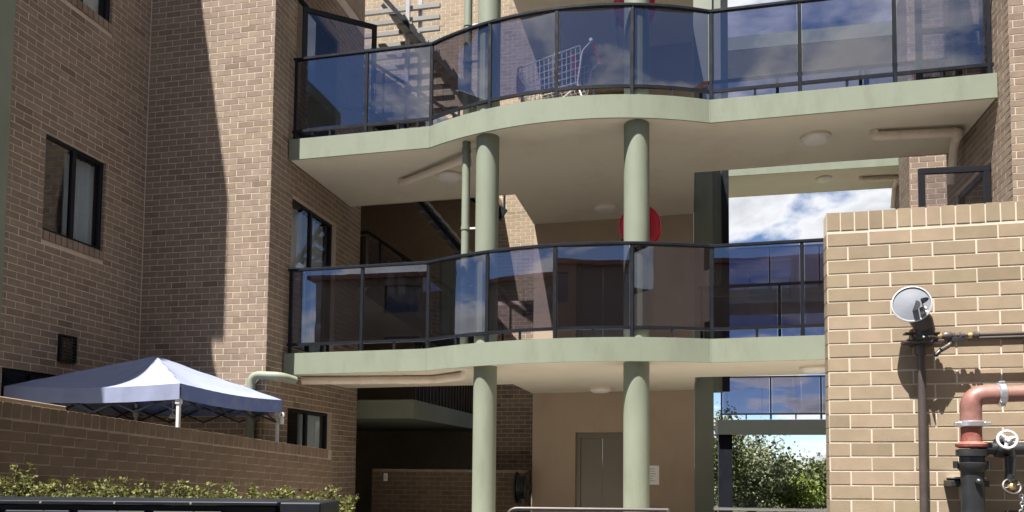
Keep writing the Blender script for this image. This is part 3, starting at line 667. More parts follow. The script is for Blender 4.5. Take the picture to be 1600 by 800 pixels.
# far walkway block
fw = thing('far_gallery', 'second gallery block with green edged walkways seen through the gap on the right', 'building', (3, 19, 0))
for k, zt_ in enumerate((2.75, 5.92, 9.10, 12.28)):
    MB().box((.72, 18.83, zt_-.30), (7.5, 20.45, zt_-.004)).build('walkway_slab', 'soffit', fw)
    MB().box((.70, 18.80, zt_-.34), (7.5, 18.828, zt_)).build('fascia', 'green_shaded' if k == 0 else 'green_paint', fw)  # lowest fascia: shade is painted in as a darker green, not cast
    MB().box((.70, 18.83, zt_-.34), (.715, 20.45, zt_)).build('fascia', 'green_shaded', fw)
MB().box((.72, 18.95, .1), (1.05, 19.25, 2.40)).build('column', 'charcoal_metal', fw)
MB().box((5.25, 18.9, 0), (7.5, 20.6, 12.4)).build('wall', 'brick_brown', fw)
MB().box((.3, 19.6, 5.9), (.95, 20.4, 8.0)).build('stair_post', 'green_dark', fw)
far_y = lambda x: 18.88
_tz = tz
def tz(x): return 0
balustrade('far straight blue tinted glass balustrade above the trees, ground gap on the right', 'far balustrades', 2.76, [.8, 1.95, 3.1, 4.25, 5.2], far_y, .76, 5.24, 1.05, False)
balustrade('far straight glass balustrade on the middle walkway, seen through the lower balcony glass', 'far balustrades', 5.93, [.8, 1.95, 3.1, 4.25, 5.2], far_y, .76, 5.24, 1.05, False)
balustrade('far straight glass balustrade on the top walkway, seen through the upper balcony glass', 'far balustrades', 9.11, [.8, 1.95, 3.1, 4.25, 5.2], far_y, .76, 5.24, 1.05, False)
tz = _tz
ceiling_light((3.33, 19.45, 8.80), 'small round ceiling light under the far walkway in the gap on the right')
pipe('drain_pipe', [(4.2, 19.5, 8.8), (4.2, 19.5, 8.72), (5.08, 19.55, 8.72), (5.08, 19.9, 8.72), (5.1, 20.2, 8.2)], .058, 'pipe_beige', 'bent drain pipe under the far walkway in the gap on the right')
# paper notice on the lift core
nt_ = thing('notice', 'white paper notice on the tan lift wall right of the second column', 'sign', (-.58, LY, 1.5))
MB().box((-.735, LY-.006, 1.29), (-.50, LY-.002, 1.62)).build('sheet', 'paper', nt_)
for i in range(6): MB().box((-.71, LY-.0075, 1.56-i*.042), (-.71+random.uniform(.10, .18), LY-.0062, 1.57-i*.042)).build('print_line', 'ink_grey', nt_)

# ================================================================== FOREGROUND BRICK WALL ON THE RIGHT
bwall = thing('brick_wall', 'tan brick wall with pale mortar and upright capping bricks, pipes fixed to it', 'wall', (2, 4.9, 0))
RK = .011; WX0, WY = .842, 4.85
wb = MB(); zt0 = 3.172; LW = 2.9
for a, bq in (((0, .0), (LW, .24)),):
    vs = []
    for x in (0, LW):
        for y in (.0, .11): vs += [(WX0+x, WY+y, 0), (WX0+x, WY+y, zt0-.004+RK*x)]
    wb.add(vs, [(0, 4, 5, 1), (4, 6, 7, 5), (6, 2, 3, 7), (2, 0, 1, 3), (1, 5, 7, 3), (0, 2, 6, 4)])
wb.build('wall', 'mortar_cream', bwall)
ft = Field('brick_tan', .003)
rows = [(a, c, d-.0, e) for a, c, d, e in brick_rects(LW, zt0-.112-JT-35*MV, zt0-.112-JT+.001, (), .125, 1)]
ft.add(rows, (WX0, WY, 0), (1, 0, 0), (0, -1, 0), RK)
ft.add([(.002+i*.0815, .002+i*.0815+.0735, zt0-.112, zt0) for i in range(35)], (WX0, WY, 0), (1, 0, 0), (0, -1, 0), RK)
ft.add([(.006, .105, zt0-.112-JT-35*MV+k*MV, zt0-.112-JT-35*MV+k*MV+BH) for k in range(35)], (WX0, WY+.11, 0), (0, -1, 0), (-1, 0, 0))
ft.build(bwall, 300)
# side return of the wall
fs2 = MB(); 
cp = MB()
for i in range(35): cp.box((WX0+.002+i*.0815, WY+.001, zt0-.05+RK*i*.0815), (WX0+.0755+i*.0815, WY+.11, zt0+.001+RK*i*.0815), .003)
cp.build('coping_tops', 'brick_tan', bwall, kind='stuff')

def P4(x, y, out): # a point in front of the wall face: x along world X, height, stand-off
    return Vector((x, WY-out, y))
# alarm gong
g = thing('alarm_gong', 'round pale grey alarm gong on the tan brick wall above a dark pipe', 'gong', P4(1.32, 2.5, 0))
gc = P4(1.275, 2.555, .165); ax = Vector((-.16, -1, .10)).normalized()
MB().lathe(gc, ax, [(-.055, .05), (-.052, .08), (-.02, .098), (-.004, .1055), (.004, .106), (.006, .102), (0, .096), (.006, .055), (.012, .012)], 40).build('disc', 'gong_grey', g, smooth=True)
MB().torus(gc, ax, .1035, .0055, 40, 8).build('rim', 'white_steel', g, smooth=True)
av = ax.orthogonal().normalized()
for dx, dz, w, h, rot in ((.012, -.012, .022, .075, .15), (.052, .012, .018, .036, -.7), (.05, -.022, .016, .03, .9)):
    o = gc+ax*.010+Vector((dx, 0, dz)); MB().lathe(o, ax, [(0, .5), (.004, .5)], 14).xf(Matrix.Translation(o) @ Matrix.Rotation(rot, 4, 'Y') @ Matrix.Diagonal((w, 1, h, 1)) @ Matrix.Translation(-o)).build('slot', 'black_iron', g)
for dx, dz in ((.068, -.03), (.075, -.052), (.055, -.055)): MB().lathe(gc+ax*.008+Vector((dx, 0, dz)), ax, [(0, .011), (.012, .011), (.016, .004)], 10).build('bolt', 'white_steel', g, smooth=True)
MB().tube([gc-ax*.05, P4(1.345, 2.46, .11), P4(1.36, 2.42, .10)], [.05, .06, .055], 16).build('housing', 'brown_pipe', g, smooth=True)
MB().lathe(P4(1.36, 2.34, .09), (0, 0, 1), [(0, .045), (.03, .055), (.08, .06), (.11, .05)], 18).build('motor', 'black_iron', g, smooth=True)
MB().box(P4(1.24, 2.335, .13), P4(1.46, 2.352, .05), .004).build('bracket', 'brown_pipe', g); MB().box(P4(1.25, 2.39, .12), P4(1.44, 2.40, .06), .003).build('bracket', 'brown_pipe', g)
MB().box(P4(1.30, 2.33, .06), P4(1.42, 2.43, .0), .004).build('wall_bracket', 'brown_pipe', g)
MB().torus(P4(1.36, 2.36, .10), (0, 0, 1), .06, .012, 20, 8).build('flange', 'black_iron', g, smooth=True)
pp = thing('vertical_pipe', 'dark brown vertical pipe running down the tan brick wall under the gong', 'pipe', P4(1.345, 0, .06))
MB().tube([P4(1.352, 2.36, .06), P4(1.345, 0.01, .06)], .0225, 16).build('tube', 'brown_pipe', pp, smooth=True)
for z in (2.27, .9): MB().lathe(P4(1.35, z, .06), (0, 0, 1), [(0, .03), (.06, .03)], 14).build('socket', 'brown_pipe', pp, smooth=True)
for z in (1.15,): MB().box(P4(1.30, z, .05), P4(1.40, z+.025, 0), .003).build('clip', 'brown_pipe', pp)
hp = thing('horizontal_pipe', 'thin dark horizontal pipe with brass fittings right of the gong', 'pipe', P4(1.5, 2.38, .1))
yA, zA = .10, 2.375
MB().tube([P4(1.40, zA, yA), P4(3.4, zA+.02, yA)], .011, 12).build('tube', 'brown_pipe', hp, smooth=True)
for x, r, l in ((1.425, .016, .03), (1.455, .026, .055), (1.515, .02, .02), (1.545, .024, .03), (1.59, .016, .025), (1.62, .024, .03)):
    MB().lathe(P4(x, zA, yA), (1, 0, 0), [(0, r*.7), (l*.2, r), (l*.8, r), (l, r*.7)], 12).build('fitting', 'brown_pipe' if r > .018 else 'brass', hp, smooth=True)
MB().tube(bend([P4(1.50, zA, yA), P4(1.50, zA-.05, yA), P4(1.44, zA-.085, yA+.02)], .03, 4), .014, 10).build('drain_arm', 'brown_pipe', hp, smooth=True)
MB().lathe(P4(1.435, zA-.09, yA+.02), (-.7, -.2, -.7), [(0, .012), (.03, .014), (.04, .01)], 10).build('nozzle', 'black_iron', hp, smooth=True)
MB().box(P4(1.50, zA-.01, yA+.01), P4(1.585, zA-.035, yA+.02), .002).build('lever', 'black_iron', hp)
for x in (2.3,): MB().box(P4(x, zA-.02, yA), P4(x+.03, zA+.01, 0), .003).build('clip', 'brown_pipe', hp)
MB().tube([P4(1.42, zA-.005, .012), P4(3.4, zA+.012, .012)], .009, 10).build('cable_conduit', 'brown_pipe', hp, smooth=True)
# riser with red elbow
rs = thing('fire_riser', 'black fire riser with rusty red elbow and galvanised clamps on the tan brick wall', 'pipe', P4(1.60, 0, .14))
rx, ro_ = 1.575, .17
MB().tube([P4(rx, .01, ro_), P4(rx, 1.70, ro_)], .060, 24).build('lower_pipe', 'black_iron', rs, smooth=True)
MB().lathe(P4(rx, 1.585, ro_), (0, 0, 1), [(0, .062), (.02, .076), (.05, .078), (.055, .065), (.085, .065), (.09, .080), (.125, .082), (.13, .062)], 28).build('coupling', 'black_iron', rs, smooth=True)
MB().lathe(P4(rx, 1.72, ro_), (0, 0, 1), [(0, .064), (.008, .082), (.022, .084), (.030, .064), (.036, .058)], 28).build('flange', 'red_oxide', rs, smooth=True)
MB().tube([P4(rx, 1.745, ro_), P4(rx, 1.845, ro_)], .054, 24).build('red_pipe', 'red_oxide', rs, smooth=True)
el = bend([P4(rx, 1.84, ro_), P4(rx, 2.02, ro_), P4(rx+.165, 2.025, ro_)], .14, 10)
MB().tube(el, .056, 24).build('elbow', 'galv_pink', rs, smooth=True)
MB().tube([P4(rx+.165, 2.025, ro_), P4(3.3, 2.06, ro_)], .046, 24).build('top_pipe', 'galv_pink', rs, smooth=True)
MB().lathe(P4(rx, 1.838, ro_), (0, 0, 1), [(0, .060), (.006, .070), (.030, .070), (.036, .060)], 28).build('clamp', 'silver', rs, smooth=True)
MB().lathe(P4(rx+.135, 2.025, ro_), (1, 0, .02), [(0, .058), (.006, .064), (.036, .064), (.042, .058)], 28).build('clamp', 'silver', rs, smooth=True)
for p in (P4(rx-.078, 1.855, ro_+.02), P4(rx+.078, 1.855, ro_+.02)): MB().box(p-Vector((.016, .014, .012)), p+Vector((.016, .014, .012)), .004).build('lug', 'silver', rs)
for p in (P4(rx+.155, 2.085, ro_+.02), P4(rx+.155, 1.965, ro_+.02)): MB().box(p-Vector((.016, .014, .012)), p+Vector((.016, .014, .012)), .004).build('lug', 'silver', rs)
for p in (P4(rx-.085, 1.625, ro_), P4(rx+.085, 1.625, ro_)): MB().lathe(p-Vector((0, 0, .02)), (0, 0, 1), [(0, .014), (.04, .014)], 6).build('bolt', 'black_iron', rs)
MB().box(P4(rx-.10, 1.50, .14), P4(rx+.10, 1.535, .0), .004).build('bracket', 'black_iron', rs); MB().box(P4(rx-.085, 1.545, .14), P4(rx+.085, 1.556, .0), .003).build('bracket', 'silver', rs)
MB().lathe(P4(rx+.01, 1.53, ro_+.055), (0, -1, 0), [(0, .018), (.02, .018), (.03, .008)], 10).build('stud', 'black_iron', rs, smooth=True)
# hand wheel valve
hv = thing('valve', 'white hand wheel valve on a dark cross pipe beside the black riser', 'valve', P4(1.78, 1.79, .2))
wc = P4(1.735, 1.765, .235)
MB().torus(wc, (-.1, -1, .08), .0475, .0085, 32, 10).build('hand_wheel', 'white_steel', hv, smooth=True)
for k in range(3):
    a = k*2.094+.35; MB().tube([wc, wc+Vector((math.cos(a)*.045, 0, math.sin(a)*.045))], [.013, .009], 8).build('spoke', 'white_steel', hv, smooth=True)
MB().lathe(wc+Vector((0, .02, 0)), (0, -1, 0), [(0, .016), (.03, .016), (.036, .01)], 14).build('hub', 'white_steel', hv, smooth=True)
MB().tube([wc+Vector((0, .01, 0)), wc+Vector((0, .16, 0))], .012, 10).build('stem', 'black_iron', hv, smooth=True)
MB().tube([P4(rx+.04, 1.72, .12), P4(3.2, 1.72, .12)], .035, 18).build('cross_pipe', 'black_iron', hv, smooth=True)
MB().lathe(P4(1.715, 1.72, .12), (1, 0, 0), [(0, .05), (.04, .055), (.08, .05)], 18).build('body', 'black_iron', hv, smooth=True)
MB().tube(bend([wc+Vector((.02, 0, -.045)), wc+Vector((.03, 0, -.10)), wc+Vector((.022, 0, -.19))], .04, 4), [.007]*7+[.007], 8).build('strap', 'black_iron', hv, smooth=True) if False else MB().tube([wc+Vector((.022, -.01, -.045)), wc+Vector((.034, -.005, -.10)), wc+Vector((.026, -.005, -.20))], .008, 8).build('strap', 'black_iron', hv, smooth=True)
v2 = thing('valve', 'small dark hand wheel with brass centre and hanging chain below the white wheel', 'valve', P4(1.80, 1.45, .2))
w2 = P4(1.765, 1.505, .20)
MB().torus(w2, (0, -1, .5), .044, .007, 28, 8).build('hand_wheel', 'brown_pipe', v2, smooth=True)
for k in range(4):
    a = k*1.571+.3; MB().tube([w2, w2+Vector((math.cos(a)*.042, -.35*math.sin(a)*.042*.0, math.sin(a)*.038))], .006, 6).build('spoke', 'brown_pipe', v2, smooth=True)
MB().lathe(w2+Vector((0, .012, 0)), (0, -1, 0), [(0, .018), (.024, .018), (.03, .01)], 14).build('hub', 'brass', v2, smooth=True)
MB().tube([w2+Vector((0, .03, .02)), w2+Vector((0, .03, .17))], .022, 12).build('stem', 'black_iron', v2, smooth=True)
for i in range(9): MB().torus(w2+Vector((.045+.004*math.sin(i), -.004, -.05-i*.022)), (1, 0, 0) if i % 2 else (0, 1, 0), .010, .0032, 10, 5).build('chain_link', 'silver', v2, smooth=True)
MB().lathe(P4(1.79, 1.12, .12), (0, 0, 1), [(0, .05), (.1, .06), (.2, .055), (.25, .03)], 18).build('body', 'black_iron', v2, smooth=True)
cl = thing('pipe_clamp', 'galvanised pipe clamp hanging at the right edge above the red elbow pipe', 'clamp', P4(1.92, 2.25, .15))
MB().lathe(P4(1.915, 2.24, .14), (1, 0, 0), [(0, .03), (.01, .045), (.05, .045), (.06, .03)], 18).build('ring', 'silver', cl, smooth=True); MB().box(P4(1.92, 2.29, .13), P4(1.96, 2.35, .0), .004).build('arm', 'brown_pipe', cl); MB().box(P4(1.905, 2.15, .15), P4(1.95, 2.20, .12), .004).build('lug', 'red_oxide', cl)

# ================================================================== GARDEN WALL, CANOPY, LETTERBOXES
gw = thing('garden_wall', 'dark brown brick courtyard wall with upright capping bricks below the canopy', 'wall', (-5.2, 7.5, 0))
G0 = Vector((-5.41, 4.0, 0)); GU = Vector((.41, 6.02, 0)).normalized(); GN = Vector((GU.y, -GU.x, 0)); GL = 6.03; GR = -.0557; GT = 2.137
GM = frame_M(G0, GU, GN); vs = []
for x in (0, GL):
    for y in (0, .20): vs += [(x, y, 0), (x, y, GT+GR*x-.006)]
MB().add(vs, [(0, 4, 5, 1), (4, 6, 7, 5), (6, 2, 3, 7), (2, 0, 1, 3), (1, 5, 7, 3), (0, 2, 6, 4)]).xf(GM).build('wall', 'mortar_garden', gw)
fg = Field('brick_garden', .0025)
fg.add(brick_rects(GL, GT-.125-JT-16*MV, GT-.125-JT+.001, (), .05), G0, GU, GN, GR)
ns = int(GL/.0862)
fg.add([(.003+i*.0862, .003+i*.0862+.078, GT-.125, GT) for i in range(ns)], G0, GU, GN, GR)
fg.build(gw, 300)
cp = MB()
for i in range(ns): cp.box((.003+i*.0862, .0, GT-.04+GR*(i+.5)*.0862), (.081+i*.0862, .20, GT+.001+GR*(i+.5)*.0862+random.uniform(-.002, .002)), .004)
cp.xf(GM).build('coping_tops', 'brick_garden', gw, kind='stuff')
bd = MB().box((.55, .04, -.03), (1.66, .16, .035), .006); bd.v = [(x, y, z+GT+GR*x+.008) for x, y, z in bd.v]
tag(bd.xf(GM).build('timber_board', 'brick_tan'), 'long tan timber board lying on the wall top at the left edge', 'board')

cn = thing('canopy', 'white and blue pop-up canopy with peaked fabric roof behind the garden wall', 'canopy', (-6.4, 8.2, .42))
cx0, cx1, cy0, cy1, ze, za = -7.59, -5.35, 7.17, 9.24, 2.455, 2.925
apex = Vector(((cx0+cx1)/2, (cy0+cy1)/2, za)); cor = [Vector((cx0, cy0, ze)), Vector((cx1, cy0, ze)), Vector((cx1, cy1, ze)), Vector((cx0, cy1, ze))]
def canopy_pt(i, s, t):
    a = cor[i]; c = cor[(i+1) % 4]; e = a.lerp(c, s); p = e.lerp(apex, t)
    p.z -= .10*math.sin(math.pi*t)*math.sin(math.pi*s)+.035*math.sin(math.pi*s)*(1-t); p.z += .006*math.sin(s*13+i)*math.sin(t*7)*(1-t)*t*3+.004*math.sin((s-.5)*t*50); return p
n = 30
for i in range(4):
    vs = []; fs = []
    for a in range(n+1):
        for c in range(n+1): vs.append(canopy_pt(i, a/n, c/n))
    for a in range(n):
        for c in range(n): q = a*(n+1)+c; fs.append((q, q+n+1, q+n+2, q+1))
    MB().add(vs, fs).build('roof_panel', 'canvas_white', cn, smooth=True)
for i in range(4):
    vs = []; fs = []; m = 36; nrm = Vector((cor[(i+1) % 4]-cor[i]).normalized().cross(Vector((0, 0, 1))))
    for a in range(m+1):
        p = canopy_pt(i, a/m, 0); h = .17; w = .007*math.sin(a*.9+i*2)+.005*math.sin(a*2.1)
        for k in range(4): vs.append(p+nrm*(.006+w*k/3+.004*math.sin(a*2.3+k))-Vector((0, 0, h*k/3)))
    for a in range(m):
        for k in range(3): q = a*4+k; fs.append((q, q+4, q+5, q+1))
    MB().add(vs, fs).build('valance', 'canvas_blue' if i in (1, 2) else 'canvas_white', cn, smooth=True)
for c, r in zip(cor, (0, 1, 2, 3)):
    ins = (apex-c); ins.z = 0; p = c+ins.normalized()*.05
    MB().box((p.x-.018, p.y-.018, .42), (p.x+.018, p.y+.018, ze-.02), .003).build('leg', 'white_steel', cn)
    MB().box((p.x-.028, p.y-.028, ze-.22), (p.x+.028, p.y+.028, ze-.15), .004).build('bracket', 'white_steel', cn)
for i in range(4):
    a = cor[i]; c = cor[(i+1) % 4]; k = 4; cen = Vector((apex.x, apex.y, 0))
    tr = MB()
    for j in range(k):
        p = a.lerp(c, j/k); q = a.lerp(c, (j+1)/k); ip = (Vector((apex.x, apex.y, p.z))-p).normalized()*.06; iq = (Vector((apex.x, apex.y, q.z))-q).normalized()*.06
        z0_, z1_ = -.10, -.30
        tr.bar(p+ip+Vector((0, 0, z0_ if j % 2 == 0 else z1_)), q+iq+Vector((0, 0, z1_ if j % 2 == 0 else z0_)), .012, .022)
        tr.bar(p+ip+Vector((0, 0, z1_ if j % 2 == 0 else z0_)), q+iq+Vector((0, 0, z0_ if j % 2 == 0 else z1_)), .012, .022)
    tr.build('truss', 'black_iron', cn)
    MB().bar(a+Vector((0, 0, -.05)), apex+Vector((0, 0, -.08)), .02, .02).build('roof_rib', 'black_iron', cn)
hk = thing('hanging_lamp', 'small white hook lamp hanging under the canopy', 'lamp', (-5.75, 7.6, 2.1))
MB().tube([(-5.72, 7.55, 2.30), (-5.72, 7.55, 2.15)], .004, 6).build('cord', 'white_steel', hk); MB().lathe((-5.72, 7.55, 2.16), (0, 0, -1), [(0, .008), (.02, .03), (.05, .04), (.055, .02)], 14).build('shade', 'white_steel', hk, smooth=True)
ad = thing('pole_fitting', 'white ring fitting on the pole at the right corner of the canopy', 'fitting', (-5.35, 9.28, 2.2))
MB().torus((-5.33, 9.20, 2.25), (.3, -1, 0), .03, .014, 20, 8).build('ring', 'white_steel', ad, smooth=True); MB().lathe((-5.335, 9.22, 2.13), (0, 0, 1), [(0, .03), (.06, .035), (.09, .02)], 14).build('cup', 'white_steel', ad, smooth=True)

# letterboxes: row of charcoal metal boxes at the bottom left
lbk = thing('letterbox_bank', 'charcoal metal bank of letterboxes along the bottom left in front of the shrubs', 'letterboxes', (-2.6, 3.2, 0))
LM = frame_M((-3.62, 2.96, 0), (1.26, .25, 0), (.25, -1.26, 0)); LT = 1.418
MB().box((-.3, .02, .2), (1.72, .36, LT-.02), .004).xf(LM).build('carcass', 'charcoal_metal', lbk)
MB().box((-.32, -.012, LT-.018), (1.74, .38, LT), .004).xf(LM).build('top_plate', 'charcoal_metal', lbk)
xs = [.0+.352*i for i in range(-1, 6)]
du = [-.27, .085, .423, .766, 1.125, 1.49]
for i in range(5):
    a, c = du[i], du[i+1]
    for r in range(3):
        zt2 = LT-.035-r*.30
        d_ = MB().box((a+.018, -.006, zt2-.27), (c-.018, .018, zt2-.012), .005).xf(LM).build('box_door', 'charcoal_metal', lbk)
        MB().box((a+.04, -.020, zt2-.048), (c-.04, -.004, zt2-.040), .002).xf(LM).build('slot_flap', 'silver', d_)
        for e in (a+.04, c-.04): MB().lathe((e, -.022, zt2-.044), (0, 1, 0), [(0, .007), (.012, .009)], 8).xf(LM).build('hinge', 'silver', d_, smooth=True)
for i in range(5):
    MB().lathe(((du[i]+du[i+1])/2+.02, -.012, LT-.009), (0, -1, 0), [(0, .006), (.004, .005)], 8).xf(LM).build('rivet', 'silver', lbk, smooth=True)
MB().box((1.745, .0, .1), (1.94, .34, LT-.002), .006).xf(LM).build('end_box', 'charcoal_metal', lbk)

# shrubs
def leaves(n, cen, rad, size, seed, flat=.0, shell=.35):
    rd = random.Random(seed); b = MB()
    clumps = []
    for i in range(max(6, n//45)):
        d = Vector((rd.gauss(0, 1), rd.gauss(0, 1), rd.gauss(0, 1))).normalized()*(rd.random()**shell); clumps.append(Vector((cen[0]+d.x*rad[0], cen[1]+d.y*rad[1], cen[2]+d.z*rad[2])))
    for i in range(n):
        c = rd.choice(clumps); s = min(rad)*.34; p = c+Vector((rd.gauss(0, s), rd.gauss(0, s), rd.gauss(0, s)))
        a = Vector((rd.gauss(0, 1), rd.gauss(0, 1), rd.gauss(0, .7)+flat)).normalized(); e = a.orthogonal().normalized(); e = (Matrix.Rotation(rd.random()*6.28, 3, a) @ e); l = size*rd.uniform(.6, 1.3); w = l*rd.uniform(.32, .5)
        u = a.cross(e); b.add([p, p+a*l*.45+e*w+u*w*.2, p+a*l, p+a*l*.45-e*w+u*w*.2], [(0, 1, 2, 3)])
    return b
def shrub(p, h, r, n, seed, label):
    t = thing('shrub', label, 'shrub', p, 'shrubs between letterboxes and garden wall'); rd = random.Random(seed); b = MB(); tw = MB()
    tips = []
    for k in range(48):
        a = rd.random()*6.283; rr = r*math.sqrt(rd.random()); top = Vector((p[0]+rr*math.cos(a), p[1]+rr*math.sin(a), p[2]+h*(rd.uniform(.86, 1.0) if k % 9 else rd.uniform(1.0, 1.07)))); base = Vector((p[0]+rr*.3*math.cos(a), p[1]+rr*.3*math.sin(a), p[2]+h*.6))
        tw.tube([base, top], [.006, .002], 4, False); 
        for j in range(n//48):
            f = rd.random()**.6; q = base.lerp(top, f); d = Vector((rd.gauss(0, 1), rd.gauss(0, 1), rd.uniform(-.1, 1.2))).normalized(); e = d.orthogonal().normalized(); e = Matrix.Rotation(rd.random()*6.28, 3, d) @ e
            l = rd.uniform(.022, .042); w = l*.33; q = q+Vector((rd.gauss(0, .02), rd.gauss(0, .02), 0)); u = d.cross(e)
            b.add([q, q+d*l*.5+e*w+u*w*.25, q+d*l, q+d*l*.5-e*w+u*w*.25], [(0, 1, 2, 3)])
    b.build('foliage', 'leaf_shrub', t); MB().tube([p, (p[0], p[1], p[2]+h*.4)], [.03, .02], 7).build('stem', 'bark', t); tw.build('twigs', 'bark', t)
sh = [(-4.62, 4.35, 1.56, .34, 'leafy shrub at the left edge behind the letterboxes'), (-4.30, 4.62, 1.53, .30, 'tall leafy shrub behind the first full letterbox'), (-4.12, 5.05, 1.47, .30, 'second leafy shrub from the left above the letterboxes'),
      (-3.95, 5.3, 1.43, .30, 'low leafy shrub above the middle of the letterbox bank'), (-3.78, 5.6, 1.43, .28, 'leafy shrub behind the third full letterbox'), (-3.68, 5.9, 1.43, .28, 'leafy shrub with taller shoots behind the fourth letterbox'),
      (-3.42, 6.0, 1.39, .26, 'sparse shrub behind the right end of the letterbox bank'), (-3.22, 6.3, 1.40, .22, 'bright green shrub right of the letterboxes below the wall end')]
for i, (x, y, h, r, lb) in enumerate(sh): shrub((x, y, 0.0), h-.07, r+.09, 4600, 50+i, lb)

# ================================================================== TROLLEY, HOSE REELS, RAILS
tr = thing('shopping_trolley', 'wire shopping trolley with red handle standing behind the upper balcony glass', 'trolley', (-1.8, 10.25, 6.3))
TM = Matrix.Translation((-1.80, 10.25, 6.302+tz(-1.86))) @ Matrix.Rotation(R(-6), 4, 'Z') @ Matrix.Diagonal((1.18, 1.05, 1.02, 1))
# local: x front(-) to handle(+)
bx = lambda x: (.20+.06*(x+.5)); top = lambda x: .93+.06*(x+.5)+.12*x; bot = lambda x: .46+.10*(x+.5)
bk = MB()
for x in [-.48+.06*i for i in range(15)]:
    bk.tube([(x*.93, -bx(x), top(x)), (x*.9, -bx(x)*.85, bot(x)), (x*.9, bx(x)*.85, bot(x)), (x*.93, bx(x), top(x))], .0052, 5)
for s_ in (-1, 1):
    for k in range(6):
        t_ = k/5; bk.tube([(x*.92, s_*bx(x)*(.85+.15*t_), bot(x)+(top(x)-bot(x))*t_) for x in (-.48, 0, .36)], .0052 if 0 < k < 5 else .009, 6)
for k in range(6):
    yy = -1+2*k/5; bk.tube([(-.47*.93, yy*bx(-.48), top(-.48)), (-.45*.9, yy*bx(-.48)*.85, bot(-.48)), (.36*.9, yy*bx(.36)*.85, bot(.36))], .0052, 5)
bk.xf(TM).build('basket', 'white_steel', tr, smooth=True)
fr2 = MB()
for s_ in (-1, 1): fr2.tube(bend([(.46, s_*.25, 1.05), (.36, s_*.25, .95), (.30, s_*.24, .50), (.42, s_*.26, .12), (-.40, s_*.20, .12)], .05, 4), .011, 8)
fr2.tube([(.42, -.26, .12), (.42, .26, .12)], .010, 8); fr2.tube([(-.40, -.2, .12), (-.40, .2, .12)], .010, 8); fr2.tube([(.33, -.24, .5), (-.2, -.2, .13)], .008, 8); fr2.tube([(.33, .24, .5), (-.2, .2, .13)], .008, 8)
fr2.xf(TM).build('frame', 'white_steel', tr, smooth=True)
MB().tube([(.47, -.27, 1.06), (.47, .27, 1.06)], .017, 12).xf(TM).build('handle', 'red_plastic', tr, smooth=True)
for s_ in (-1, 1): MB().lathe((.47, s_*.27, 1.06), (0, s_, 0), [(0, .022), (.03, .022)], 12).xf(TM).build('handle_cap', 'white_steel', tr, smooth=True)
MB().box((.22, -.2, .72), (.24, .2, .98), .004).xf(TM).build('seat_flap', 'red_plastic', tr); MB().box((-.47, -.17, .56), (-.455, .17, .80), .004).xf(TM).build('front_panel', 'red_plastic', tr)
for x in (-.38, .40):
    for s_ in (-1, 1): MB().lathe((x, s_*.22-.012, .055), (0, 1, 0), [(0, .05), (.024, .05)], 16).xf(TM).build('wheel', 'charcoal_metal', tr, smooth=True)
MB().box((-.30, -.235, .05), (.25, -.215, .14), .004).xf(TM).build('bumper', 'yellow_plastic', tr)

def hose_reel(cx, cy, z, label, ax=(0, -1, 0), m='red_plastic', floor=0):
    t = thing('hose_reel', label, 'hose reel', (cx, cy, floor), 'fire hose reels'); c = Vector((cx, cy, z)); d = Vector(ax)
    for h in (-.09, .09): MB().lathe(c+d*h, d, [(-.006, .262), (.006, .262), (.006, .18), (-.004, .16), (-.004, .10), (.012, .06)], 36).build('disc', m, t, smooth=True)
    for h in (-.10, .10): MB().torus(c+d*h, d, .268, .012, 36, 8).build('rim', m, t, smooth=True); MB().torus(c+d*h, d, .16, .009, 30, 6).build('rib', m, t, smooth=True)
    hs = MB()
    for i in range(4): hs.torus(c+d*(-.06+.04*i), d, .19, .02, 32, 8)
    hs.build('hose', 'black_iron', t, smooth=True)
    MB().lathe(c-d*.12, d, [(0, .04), (.24, .04)], 14).build('hub', 'black_iron', t, smooth=True)
    MB().box((cx-.03, cy+.10, z-.35), (cx+.03, cy+.14, z+.12), .004).build('bracket', m, t)
    side = d.cross(Vector((0, 0, 1)))
    MB().tube(bend([c+side*.19+d*.05, c+side*.26+d*.12+Vector((0, 0, -.35)), c+side*.12+d*.12+Vector((0, 0, -.85)), c+side*.05+Vector((0, 0, -1.15))], .2, 6), .02, 8).build('hose_tail', 'black_iron', t, smooth=True)
hose_reel(-.625, 10.04, 4.80, 'red round hose reel behind the second column on the middle floor', floor=3.2)
hose_reel(-.70, 10.04, 7.86, 'red round hose reel behind the second column on the top floor', floor=6.3)
hose_reel(-2.86, 13.0, 1.22, 'dark hose reel seen edge on beside the ground floor lift wall', ax=(-1, 0, 0), m='black_iron', floor=.1)
# ground floor rails
hr = thing('handrail', 'dark tubular handrail with rounded end in front of the ground floor lift', 'rail', (-.9, 7.6, 0))
MB().tube(bend([(-1.83, 7.5, 0), (-1.80, 7.5, 1.165), (-.2, 7.74, 1.165)], .10, 6), .02, 12).build('tube', 'brown_pipe', hr, smooth=True); MB().tube([(-.2, 7.74, 1.165), (-.2, 7.74, 0)], .028, 12).build('post', 'brown_pipe', hr, smooth=True)
MB().box((-1.76, 7.50, .2), (-.25, 7.515, 1.12)).xf(Matrix.Translation((-1.0, 7.5, 0)) @ Matrix.Rotation(R(8.6), 4, 'Z') @ Matrix.Translation((1.0, -7.5, 0)) @ Matrix.Translation((0, .12, 0))).build('infill_panel', 'step_grey', hr)
h2 = thing('handrail', 'pale topped dark rail in front of the trees at the right gap', 'rail', (1.3, 11.5, 0))
MB().box((.36, 11.5, .965), (3.4, 11.56, 1.01), .006).build('top_rail', 'silver', h2); MB().box((.37, 11.515, .3), (3.4, 11.545, .93)).build('infill_panel', 'charcoal_metal', h2)
